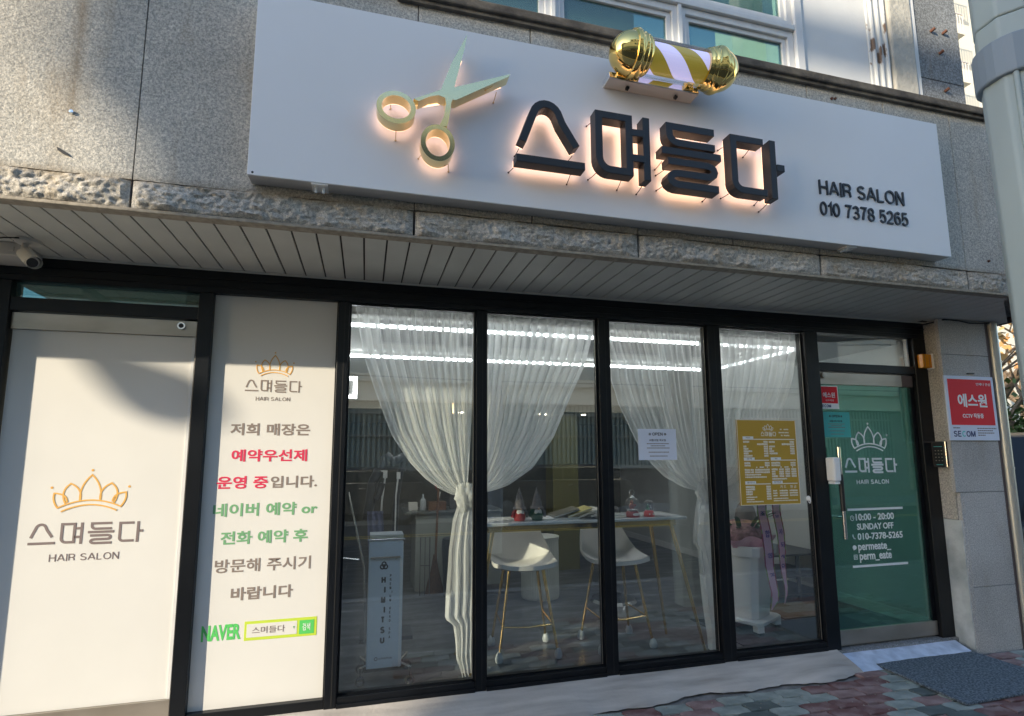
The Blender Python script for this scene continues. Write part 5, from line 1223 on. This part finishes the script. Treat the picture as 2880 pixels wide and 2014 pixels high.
tag(build('hair_brush', MB().tube([(0.82, 2.76, 0.93), (0.86, 2.78, 1.07)], 0.011, 8), 'pages', smooth=True), 'cream brush handle sticking out of the brown tray', 'brush')
t = thing('broom', 'reed broom with a long wooden handle standing before the grey counter', 'broom', (0.77, 2.45, 0))
build('broom_handle', MB().tube([(0.800, 2.46, 1.18), (0.775, 2.45, 0.36)], 0.013, 10), 'wood', t, smooth=True)
build('broom_head', MB().lathe([(0.012, 0.105), (0.10, 0.085), (0.25, 0.045), (0.38, 0.022), (0.42, 0.018)], (0.768, 2.45, 0), 'z', 18, sy=0.4), 'straw', t, smooth=True)
tag(build('wire_stand', MB().tube([(0.60, 2.35, 0.02), (0.60, 2.35, 0.62), (0.70, 2.35, 0.62), (0.70, 2.35, 0.02)], 0.006, 6).tube([(0.65, 2.35, 0.02), (0.65, 2.35, 0.62)], 0.004, 6).tube([(0.60, 2.35, 0.33), (0.70, 2.35, 0.33)], 0.005, 6), 'shelf'), 'thin black wire stand left of the broom', 'stand')
tag(build('waste_bin', MB().lathe([(0.002, 0.13), (0.56, 0.15), (0.60, 0.14)], (0.98, 2.35, 0), 'z', 26), 'bin', smooth=True), 'tall dark blue bin right of the broom, half behind the curtain', 'bin')
t = thing('ribbed_bin', 'round pale ribbed bin on the floor behind the first stool', 'bin', (1.84, 2.05, 0))
mb = MB(); n = 96
for z, r in ((0.0, 0.195), (0.02, 0.20), (0.60, 0.20), (0.625, 0.205)):
    for j in range(n): rr = r*(1+0.012*math.cos(j*math.pi)); mb.v.append((1.84+rr*math.cos(2*math.pi*j/n), 2.05+rr*math.sin(2*math.pi*j/n), z))
mb.f = [(i*n+j, i*n+(j+1) % n, (i+1)*n+(j+1) % n, (i+1)*n+j) for i in range(3) for j in range(n)]+[tuple(range(n-1, -1, -1))]; mb.mi = [0]*len(mb.f)
build('bin_wall', mb, 'basket', t)
build('bin_rim', MB().lathe([(0.60, 0.207), (0.628, 0.209), (0.63, 0.19)], (1.84, 2.05, 0), 'z', 40), 'basket', t, smooth=True)
t = thing('styling_chair', 'dark salon chair deep in the room behind the second stool', 'salon chair', (2.5, 1.7, 0))
build('chair_back', MB().box(2.33, 2.72, 1.90, 1.97, 0.48, 0.93), 'shelf', t, bevel=0.05, seg=4); build('chair_seat', MB().box(2.30, 2.75, 1.50, 1.93, 0.40, 0.49), 'shelf', t, bevel=0.03, seg=3)
build('chair_column', MB().tube([(2.52, 1.70, 0.04), (2.52, 1.70, 0.40)], 0.03, 12).lathe([(0.001, 0.24), (0.03, 0.22), (0.04, 0.03)], (2.52, 1.70, 0)), 'chrome', t, smooth=True)
t = thing('trolley', 'low dark salon trolley on castors behind the basket', 'trolley', (1.1, 1.9, 0))
build('trolley_shelf', MB().box(0.92, 1.42, 1.8, 2.1, 0.12, 0.15).box(0.92, 1.42, 1.8, 2.1, 0.42, 0.45), 'shelf', t); build('trolley_post', MB().tube([(0.93, 1.81, 0.05), (0.93, 1.81, 0.6)], 0.01, 8).tube([(1.41, 1.81, 0.05), (1.41, 1.81, 0.6)], 0.01, 8), 'chrome', t)
# mirror and washing bowl further in
t = thing('wall_mirror', 'lit white framed mirror at the far left inside the salon', 'mirror', (-0.5, 1.6, 1.9))
build('mirror_frame', MB().ribbon([(-0.42, 2.03), (-0.105, 2.03), (-0.105, 2.20), (-0.42, 2.20)], 0.03, 1.48, 1.50, True), 'led', t)
build('mirror_sheet', MB().box(-0.40, -0.12, 1.485, 1.495, 2.045, 2.185), 'ceil', t)
tag(build('pendant_lamp', MB().tube([(0.98, 2.6, 1.98), (0.98, 2.6, 2.10)], 0.010, 8), 'warmtube'), 'slim warm glowing pendant lamp seen through the first curtain', 'lamp')
# flower pot
fp = thing('flower_planter', 'tall white planter on a castor tray wrapped with pink paper', 'planter', (3.22, 0.50, 0))
def oct_ring(x, y, hx, hy_, c): return [(x-hx+c, y-hy_), (x+hx-c, y-hy_), (x+hx, y-hy_+c), (x+hx, y+hy_-c), (x+hx-c, y+hy_), (x-hx+c, y+hy_), (x-hx, y+hy_-c), (x-hx, y-hy_+c)]
px, py = 3.245, 0.56
mb = MB(); prof = ((0.118, 0.150), (0.63, 0.195), (0.632, 0.215), (0.715, 0.222), (0.716, 0.19))
rings = [[(a*math.cos(R(28))-b*math.sin(R(28))+px, a*math.sin(R(28))+b*math.cos(R(28))+py, z) for a, b in oct_ring(0, 0, h, h, 0.045)] for z, h in prof]
for rg in rings: mb.v += rg
for i in range(len(rings)-1):
    for j in range(8): mb.f.append((i*8+j, i*8+(j+1) % 8, (i+1)*8+(j+1) % 8, (i+1)*8+j)); mb.mi.append(0)
mb.f.append(tuple(range(7, -1, -1))); mb.mi.append(0)
build('planter_pot', mb, 'whitep', fp, bevel=0.003)
mb = MB(); mb.slab([(a*math.cos(R(28))-b*math.sin(R(28))+px, a*math.sin(R(28))+b*math.cos(R(28))+py) for a, b in oct_ring(0, 0, 0.215, 0.215, 0.04)], 0.088, 0.116)
build('castor_tray', mb, 'whitep', fp, bevel=0.006)
for a, b in ((-.17, -.17), (.17, -.17), (.17, .17), (-.17, .17)):
    x = a*math.cos(R(28))-b*math.sin(R(28))+px; y = a*math.sin(R(28))+b*math.cos(R(28))+py
    build('tray_leg', MB().box(x-.032, x+.032, y-.032, y+.032, 0.035, 0.087), 'whitep', fp, bevel=0.004)
    build('castor_wheel', MB().lathe([(y-.014, .020), (y-.01, .024), (y+.01, .024), (y+.014, .020)], (x+.02, 0, .025), 'y', 14), 'black', fp, smooth=True)
build('soil', MB().slab(oct_ring(px, py, .17, .17, .05), 0.66, 0.71), 'soil', fp)
mb = MB()
mb.grid(lambda u, v: (px+(0.205+0.05*v+0.020*math.sin(u*44)+0.012*math.sin(u*97))*math.cos(u*6.283), py+(0.205+0.05*v+0.02*math.sin(u*44))*math.sin(u*6.283), 0.700+0.085*v+0.020*math.sin(u*37+v)*v), 160, 5)
build('pink_paper', mb, 'pinkpaper', fp, smooth=True)
mb = MB(); mb.ball((px-0.02, py-.02, 0.78), 0.18, 18, sz=0.72)
mb.v = [(x+0.014*math.sin(z*70+y*50), y+0.012*math.sin(x*60), z+0.018*math.sin(x*50+y*40)) for x, y, z in mb.v]
build('moss_mound', mb, 'mound', fp, smooth=True)
mb = MB()
rr = random.Random(5)
for k in range(16):
    a = rr.uniform(0, 6.28); l = rr.uniform(.18, .42); w = .022; z0 = 0.74
    p0 = Vector((px+.05*math.cos(a), py+.05*math.sin(a), z0)); pts = []
    for i in range(7):
        t_ = i/6; pts.append(p0+Vector((math.cos(a)*l*t_*.7, math.sin(a)*l*t_*.7, l*1.2*t_-0.55*l*t_*t_)))
    sd_ = Vector((-math.sin(a), math.cos(a), 0))
    vs = []; 
    for i, p in enumerate(pts): ww = w*math.sin(math.pi*(i+.4)/7.2); vs += [p-sd_*ww, p+Vector((0, 0, -.006)), p+sd_*ww]
    mb.add(vs, [(3*i+q, 3*i+q+1, 3*i+4+q, 3*i+3+q) for i in range(6) for q in (0, 1)])
build('plant_leaves', mb, 'leaf', fp, smooth=True)
build('label_plate', MB().box(3.145, 3.180, 0.350, 0.354, 0.655, 0.685), 'black', fp)
def ribbon_thing(label, path, w, chars, cs, y):
    t = thing('congratulation_ribbon', label, 'ribbon', (path[0][0], y, path[0][1]), 'pink congratulation ribbons on the planter')
    n = len(path)
    def strip(o0, o1, yy, m_, nm):
        vs = []
        for i, (x, z, k) in enumerate(path):
            t_ = (Vector((path[min(i+1, n-1)][0], path[min(i+1, n-1)][1]))-Vector((path[max(i-1, 0)][0], path[max(i-1, 0)][1]))).normalized()
            nn = Vector((-t_.y, t_.x)); yo = yy+0.012*math.sin(z*14)
            vs += [(x+nn.x*w*k*o0, yo, z+nn.y*w*k*o0), (x+nn.x*w*k*o1, yo, z+nn.y*w*k*o1)]
        mb = MB().add(vs, [(2*i, 2*i+1, 2*i+3, 2*i+2) for i in range(n-1)])
        o = build(nm, mb, m_, t); s_ = o.modifiers.new('thickness', 'SOLIDIFY'); s_.thickness = 0.0006; return o
    strip(-0.36, 0.36, y, 'ribbon', 'ribbon_band'); strip(-0.5, -0.362, y, 'ribbonedge', 'ribbon_border'); strip(0.362, 0.5, y, 'ribbonedge', 'ribbon_border')
    for ch, x, z in chars:
        text('lettering', ch, 'ink_violet', t, x-cs*.44, x+cs*.44, z-cs*.56, z+cs*.56, y+0.012*math.sin(z*14)-0.003, bold=0.012)
ribbon_thing('wider pink ribbon lettered in Korean hanging below the price board', [(3.215, 1.09, 1), (3.222, 1.0, 1), (3.235, 0.85, 1), (3.250, 0.70, 1), (3.262, 0.58, .95), (3.272, 0.46, .85), (3.282, 0.36, .8), (3.276, 0.30, .7), (3.258, 0.26, .4), (3.245, 0.228, .05)], 0.098,
             [('종', 3.224, 0.985), ('합', 3.243, 0.835), ('청', 3.262, 0.665), ('과', 3.278, 0.490)], 0.052, 0.25)
ribbon_thing('narrower pink ribbon lettered in Korean at the right of the wider one', [(3.362, 1.09, 1), (3.365, 1.0, 1), (3.375, 0.85, .95), (3.385, 0.70, .85), (3.392, 0.58, .7), (3.396, 0.48, .55), (3.397, 0.40, .4), (3.388, 0.34, .3), (3.370, 0.27, .1)], 0.085,
             [('부', 3.364, 0.960), ('자', 3.377, 0.845), ('되', 3.385, 0.740), ('세', 3.391, 0.650), ('요', 3.395, 0.560)], 0.040, 0.25)
t = thing('corner_shelf', 'low dark slate shelf unit against the wall behind the planter', 'shelf', (4.3, 1.2, 0))
for z in (0.46, 0.245, 0.06): build('shelf_board', MB().box(3.95, 4.72, 1.18, 1.75, z-0.02, z), 'shelf', t, bevel=0.003)
for x, y in ((4.38, 1.20), (4.70, 1.20), (3.98, 1.72)): build('shelf_post', MB().box(x-.015, x+.015, y-.015, y+.015, 0, 0.438), 'shelf', t)
t = thing('hanging_bag', 'dark bag on a hook on the wall right of the ribbons', 'bag', (3.97, 1.5, 0.6))
build('bag_body', MB().ball((4.00, 1.48, 0.80), 0.13, 16, sy=.5, sz=1.5), 'bag', t, smooth=True); build('bag_strap', MB().tube([(3.95, 1.48, .95), (4.0, 1.48, 1.10), (4.05, 1.48, .95)], .01, 8), 'bag', t)
tag(build('floor_mat', MB().slab([(2.9, 0.10), (4.30, 0.10), (4.30, 0.62), (3.55, 0.62), (2.9, 0.9)], 0.001, 0.010), 'darkmat'), 'dark grey mat on the floor under the planter', 'mat')
tag(build('brown_rug', MB().slab([(3.72, 0.66), (4.68, 0.66), (4.68, 1.10), (3.72, 1.10)], 0.001, 0.012), 'rug'), 'brown rug on the floor inside the green door', 'rug')

# ------------------------------------------------------------------ utility pole at the right
up_ = thing('utility_pole', 'pale green-grey steel pole with a blue-grey collar in front of the building corner', 'pole', (3.42, -1.77, -0.12))
ax = lambda z: (3.415+(2.6-z)*0.012, -1.75)
def octpole(name, z0, z1, r0, r1, m_, n=8, cap=True):
    mb = MB(); a, b = ax(z0), ax(z1)
    for (x, y), z, r in ((a, z0, r0), (b, z1, r1)):
        for j in range(n): an = 2*math.pi*(j+.35)/n; mb.v.append((x+r*math.cos(an), y+r*math.sin(an), z))
    mb.f = [(j, (j+1) % n, n+(j+1) % n, n+j) for j in range(n)]+[tuple(range(n-1, -1, -1)), tuple(range(n, 2*n))]; mb.mi = [0]*(n+2)
    return build(name, mb, m_, up_, bevel=0.012, seg=3)
octpole('pole_shaft', -0.12, 3.85, 0.150, 0.150, 'pole'); octpole('pole_upper', 3.85, 9.0, 0.152, 0.148, 'pole')
octpole('pole_collar', 3.50, 3.72, 0.168, 0.168, 'collar', 24)
build('strap_end', MB().box(3.275, 3.292, -1.80, -1.77, 3.44, 3.52), 'collar', up_, bevel=0.004)
a = ax(0); 
build('conduit', MB().tube([(3.283, -1.83, 3.50), (3.31, -1.825, 0.5), (3.32, -1.825, -0.11)], 0.014, 10), 'pole', up_, smooth=True)
for z in (1.3, 2.75): build('conduit_clip', MB().lathe([(z, 0.017), (z+0.03, 0.017)], (3.283+(3.5-z)*.009, -1.828, 0), 'z', 12), 'collar', up_)
build('pole_cabinet', MB().box(3.50, 3.62, -1.90, -1.70, 4.22, 4.34), 'black', up_)

# ------------------------------------------------------------------ behind: car, tree, tower
def car(name, label, loc, rz, paint, h=1.62, L=4.6, W=1.85, grp=None):
    t = thing(name, label, 'car', (0, 0, 0), grp)
    body = [(-L/2, .35), (-L/2, .80), (-L/2+.08, .98), (-L/2+.25, 1.05), (-L/2+.75, h-.04), (-L/2+1.1, h), (L*.12, h), (L*.28, 1.05), (L/2-.25, .93), (L/2, .72), (L/2, .35), (L*.40, .28), (-L*.40, .28)]
    mb = MB(); mb.prism(body, -W/2, W/2); build('body', mb, paint, t, bevel=0.05, seg=3)
    g = [(-L/2+.40, 1.06), (-L/2+.84, h-.10), (-.20, h-.08), (-.20, 1.06)]; g2 = [(-.12, 1.06), (-.12, h-.08), (L*.105, h-.10), (L*.24, 1.06)]
    for s in (-1, 1):
        y = s*(W/2+.002)
        for q in (g, g2): build('side_window', MB().prism(q, y-.004, y+.004), 'opp_win', t)
        build('window_trim', MB().box(-L/2+.38, L*.25, y-.006, y+.006, 1.035, 1.055).box(-L/2+.80, L*.10, y-.006, y+.006, h-.075, h-.055), 'chrome', t)
        build('door_handle', MB().box(-.45, -.28, y-.015, y+.015, .90, .925), 'chrome', t); build('door_handle', MB().box(.55, .72, y-.015, y+.015, .88, .905), 'chrome', t)
        for wx in (-L*.31, L*.31):
            w = build('wheel', MB().lathe([(s*(W/2-.2), .30), (s*(W/2-.18), .335), (s*(W/2-.02), .335), (s*(W/2+.006), .30)], (wx, 0, .335), 'y', 28), 'tyre', t, smooth=True)
            build('rim', MB().lathe([(s*(W/2+.007), .21), (s*(W/2+.012), .06)], (wx, 0, .335), 'y', 12), 'chrome', w)
        build('headlight', MB().box(L/2-.03, L/2+.004, s*(W/2-.42)-.16, s*(W/2-.42)+.16+.1, .66, .80), 'whitep', t, bevel=.02)
        build('tail_light', MB().box(-L/2-.004, -L/2+.03, s*(W/2-.3)-.14, s*(W/2-.3)+.14, .82, .96), 'red', t)
    build('windscreen', MB().add([(L*.125, -W/2+.15, h-.04), (L*.125, W/2-.15, h-.04), (L*.285, W/2-.10, 1.07), (L*.285, -W/2+.10, 1.07)], [(0, 1, 2, 3)]).add([(L*.13, -W/2+.15, h-.05), (L*.13, W/2-.15, h-.05), (L*.285, W/2-.10, 1.06), (L*.285, -W/2+.10, 1.06)], [(3, 2, 1, 0)]), 'opp_win', t)
    t.location = loc; t.rotation_euler = (0, 0, rz); return t
car('parked_car', 'black car with chrome trim parked behind the downpipe at the right edge', (8.35, 1.42, -0.26), R(4), 'carpaint', 1.98, 4.7, 1.9)
def tree(label, loc, H, seed, leaf, nleaf, spread, bare=0.5):
    t = thing('tree', label, 'tree', loc); rnd = random.Random(seed); mb = MB(); tips = []
    def branch(p, d_, l, r, dep):
        pts = [p]; dd = d_.copy()
        for i in range(4):
            dd = (dd+Vector((rnd.uniform(-.22, .22), rnd.uniform(-.22, .22), rnd.uniform(-.05, .16)))).normalized(); pts.append(pts[-1]+dd*l/4)
        mb.tube(pts, r, 6, r2=r*.55)
        if dep >= 4: tips.append(pts[-1]); tips.append(pts[2]); return
        for k in range(3 if dep < 3 else 3):
            a = rnd.uniform(0, 6.28); s_ = Vector((math.cos(a), math.sin(a), rnd.uniform(.1, .8))).normalized()
            branch(pts[rnd.choice([2, 3, 4])], (dd*.6+s_*spread).normalized(), l*rnd.uniform(.6, .8), r*.55, dep+1)
    branch(Vector(loc), Vector((0, 0, 1)), H*.36, H*.022, 0)
    build('trunk', mb, 'bark', t, smooth=True)
    lb = MB()
    for k in range(nleaf):
        c = rnd.choice(tips)+Vector([rnd.gauss(0, H*.03) for _ in range(3)]); s_ = rnd.uniform(.05, .10)*H/6
        u = Vector([rnd.uniform(-1, 1) for _ in range(3)]).normalized(); v = u.cross(Vector([rnd.uniform(-1, 1) for _ in range(3)])).normalized()
        lb.add([c-u*s_, c+v*s_*.6, c+u*s_, c-v*s_*.6], [(0, 1, 2, 3)])
    build('crown', lb, leaf, t)
tree('bare autumn tree with a few brown leaves beyond the downpipe', (12.3, 3.6, -0.2), 7.5, 3, 'autumn', 420, .95)
tree('second bare autumn tree standing further behind', (15.5, 5.2, -0.2), 9, 8, 'autumn', 420, .95)
t = thing('shrub', 'small green shrub low behind the car roof at the right', 'shrub', (12.6, 3.4, 0)); rnd = random.Random(4); lb = MB()
for k in range(1500):
    c = Vector((11.9+rnd.gauss(0, .5), 3.2+rnd.gauss(0, .4), 2.0+rnd.gauss(0, .35))); s_ = rnd.uniform(.04, .09); u = Vector([rnd.uniform(-1, 1) for _ in range(3)]).normalized(); v = u.cross(Vector((.3, .2, 1))).normalized()
    lb.add([c-u*s_, c+v*s_*.6, c+u*s_, c-v*s_*.6], [(0, 1, 2, 3)])
build('shrub_leaves', lb, 'greenleaf', t); build('stem', MB().tube([(11.9, 3.2, -.25), (11.9, 3.2, 2)], .05, 8), 'bark', t)
# white house front beyond the trees (pale, sunlit)
t = thing('far_house', 'pale sunlit house wall seen behind the bare trees', 'building', (22, 10, 0))
build('wall', MB().box(19, 34, 9.5, 18, -0.26, 7), 'tower', t)
for i in range(5):
    w = build('window', MB().box(19.8+i*2.8, 21.2+i*2.8, 9.46, 9.498, 1.2, 2.6), 'rail', t); build('window_pane', MB().box(19.88+i*2.8, 21.12+i*2.8, 9.44, 9.459, 1.28, 2.52), 'opp_win', w)
# apartment tower with stacked balconies
t = thing('apartment_tower', 'tall cream apartment tower with stacked balconies seen in the gap beside the pole', 'building', (32, 17, 0))
build('wall', MB().box(28.9, 46, 17.6, 34, -0.26, 44), 'tower', t)
for k in range(14):
    z = 1.2+k*2.95
    b = build('balcony', MB().box(28.1, 31.6, 16.35, 17.58, z-.22, z), 'tower', t)
    rb = MB(); rb.box(28.1, 31.6, 16.35, 16.40, z+1.0, z+1.06)
    for i in range(18): rb.box(28.15+i*.2, 28.18+i*.2, 16.36, 16.39, z, z+1.0)
    build('railing', rb, 'railing', b)
    for x in (28.95, 30.3): 
        w = build('window', MB().box(x+.02, x+1.1, 17.50, 17.598, z+.1, z+2.3), 'rail', t); build('window_pane', MB().box(x+.1, x+1.02, 17.47, 17.499, z+.18, z+2.22), 'towerdark', w)

# ------------------------------------------------------------------ across the street (seen in the glass, shading the shop)
ob = thing('opposite_building', 'beige building with green-grey cladding across the street, mirrored in the shop windows', 'building', (6, -13, 0))
build('wall', MB().box(-15.0, 26, -22, -13.0, 3.12, 7.6), 'opp_beige', ob)
build('ground_floor', MB().box(-15.0, 26, -22, -13.35, -0.26, 3.118), 'opp_grey', ob)
mb = MB(); x = -10.0
while x < 20: mb.box(x, x+0.075, -13.20, -13.12, 1.12, 3.10); x += 0.15
build('ribbed_cladding', mb, 'corr', ob); build('cladding_sheet', MB().box(-10, 20, -13.349, -13.20, 1.10, 3.115), 'corr', ob)
build('cladding_rail', MB().box(-10, 20, -13.118, -13.06, 2.74, 2.80).box(-10, 20, -13.118, -13.06, 2.06, 2.11).box(-10, 20, -13.118, -13.04, 1.04, 1.14), 'rail', ob)
build('cornice', MB().box(-15, 26, -12.998, -12.85, 3.70, 3.80).box(-15, 26, -12.998, -12.9, 3.12, 3.2), 'opp_beige', ob)
mb = MB(); row = 0; z = 0.16
while z < 0.98:
    x = -4.0+(0.11 if row % 2 else 0)
    while x < 14: mb.box(x, x+0.205, -13.30, -13.22, z, z+0.062); x += 0.22
    z += 0.074; row += 1
o = build('brick_course', mb, 'brick', ob); o['kind'] = 'stuff'
build('brick_mortar', MB().box(-4, 14, -13.348, -13.235, -0.1, 1.03), 'mortar', ob)
for x0, x1 in ((0.3, 2.35), (2.75, 5.9), (6.6, 9.75), (10.2, 13.8), (14.4, 17.5)):
    w = build('window', MB().box(x0, x1, -13.02, -12.995, 4.86, 6.6), 'rail', ob); build('pane', MB().box(x0+.06, (x0+x1)/2-.03, -12.994, -12.985, 4.92, 6.54).box((x0+x1)/2+.03, x1-.06, -12.994, -12.985, 4.92, 6.54), 'opp_win', w)
build('parapet', MB().box(-15, 26, -13.2, -13.0, 7.6, 8.3), 'opp_grey', ob)
build('stair_tower', MB().box(-3.5, 7.5, -19, -13.2, 8.3, 11.6), 'opp_beige', ob)
for x in (-2.6, 0.4, 3.4): build('window', MB().box(x, x+2.0, -13.199, -13.15, 9.2, 10.6), 'opp_win', ob)
# taller block further along: it keeps the sun off most of the shop
ob2 = thing('tall_opposite_block', 'tall grey block further along the opposite side of the street', 'building', (-19, -13, 0))
build('wall', MB().box(-24.15, -15.02, -22, -13.0, -0.26, 12.36), 'opp_grey', ob2)
build('shade_beam', MB().box(-24.1, -14.6, -13.3, -13.0, 12.76, 13.02), 'opp_grey', ob2)  # unseen beam on posts, added for the band of shade on the upper wall
for x in (-23.5, -21.0, -18.5, -15.6): build('shade_beam_post', MB().box(x-.05, x+.05, -13.2, -13.1, 12.36, 12.76), 'opp_grey', ob2)
build('shadow_panel', MB().prism([(-24.16, 11.0), (-24.29, 11.34), (-24.46, 11.48), (-24.57, 11.60), (-24.57, 13.4), (-24.16, 13.4)], -13.3, -13.0), 'opp_beige', ob2)  # unseen panel, its outline shaped to cast the curved shadow on the left granite
for k in range(3):
    for i in range(3):
        w = build('window', MB().box(-23.5+i*3, -21.5+i*3, -12.999, -12.97, 1.2+k*3, 2.7+k*3), 'rail', ob2); build('pane', MB().box(-23.42+i*3, -21.58+i*3, -12.969, -12.96, 1.28+k*3, 2.62+k*3), 'opp_win', w)
# added blocker over the road; its head throws the soft blot on the door
sl = thing('shadow_caster', 'unseen lamp-shaped shadow caster added over the road left of the shop', 'shadow caster', (-10, -2.5, -0.12))
build('caster_arm', MB().tube([(-10.0, -2.5, -0.12), (-10.0, -2.5, 6.4), (-10.3, -2.8, 6.9), (-13.41, -6.15, 6.42)], 0.06, 10), 'pole', sl, smooth=True)
build('caster_head', MB().tube([(-13.46, -6.25, 6.36), (-12.92, -6.20, 6.06)], 0.05, 16, r2=0.17), 'collar', sl, smooth=True)
t = thing('utility_pole', 'round grey street pole with a thicker sleeve, mirrored in the second window', 'pole', (2.35, -5.6, -0.22))
build('pole_shaft', MB().lathe([(-0.22, 0.12), (8, 0.11)], (2.28, -6.0, 0), 'z', 20), 'pole', t, smooth=True); build('pole_sleeve', MB().lathe([(0.2, 0.135), (2.76, 0.135), (2.77, 0.12)], (2.28, -6.0, 0), 'z', 20), 'collar', t, smooth=True)
tag(build('overhead_cable', MB().tube([(-14.6, -10, 6.2), (-4, -9.5, 4.6), (2.28, -6.0, 5.0), (9, -9.0, 4.4), (25, -10, 5.5)], 0.012, 6).tube([(-14, -12.7, 4.0), (4, -12.5, 3.75), (25, -12.6, 3.9)], 0.014, 6), 'cable'), 'black cables slung along the opposite side of the street', 'cable')
car('parked_car', 'brown car parked across the street, mirrored in the shop windows', (5.0, -11.2, -0.22), R(180), 'carwhite', 1.45, 4.5, 1.8, 'cars parked across the street')
car('parked_car', 'second brown car parked across the street, left of the other', (-0.4, -11.3, -0.22), R(180), 'carwhite', 1.40, 4.4, 1.8, 'cars parked across the street')
print('pavers', npv, 'objects', len(bpy.data.objects))
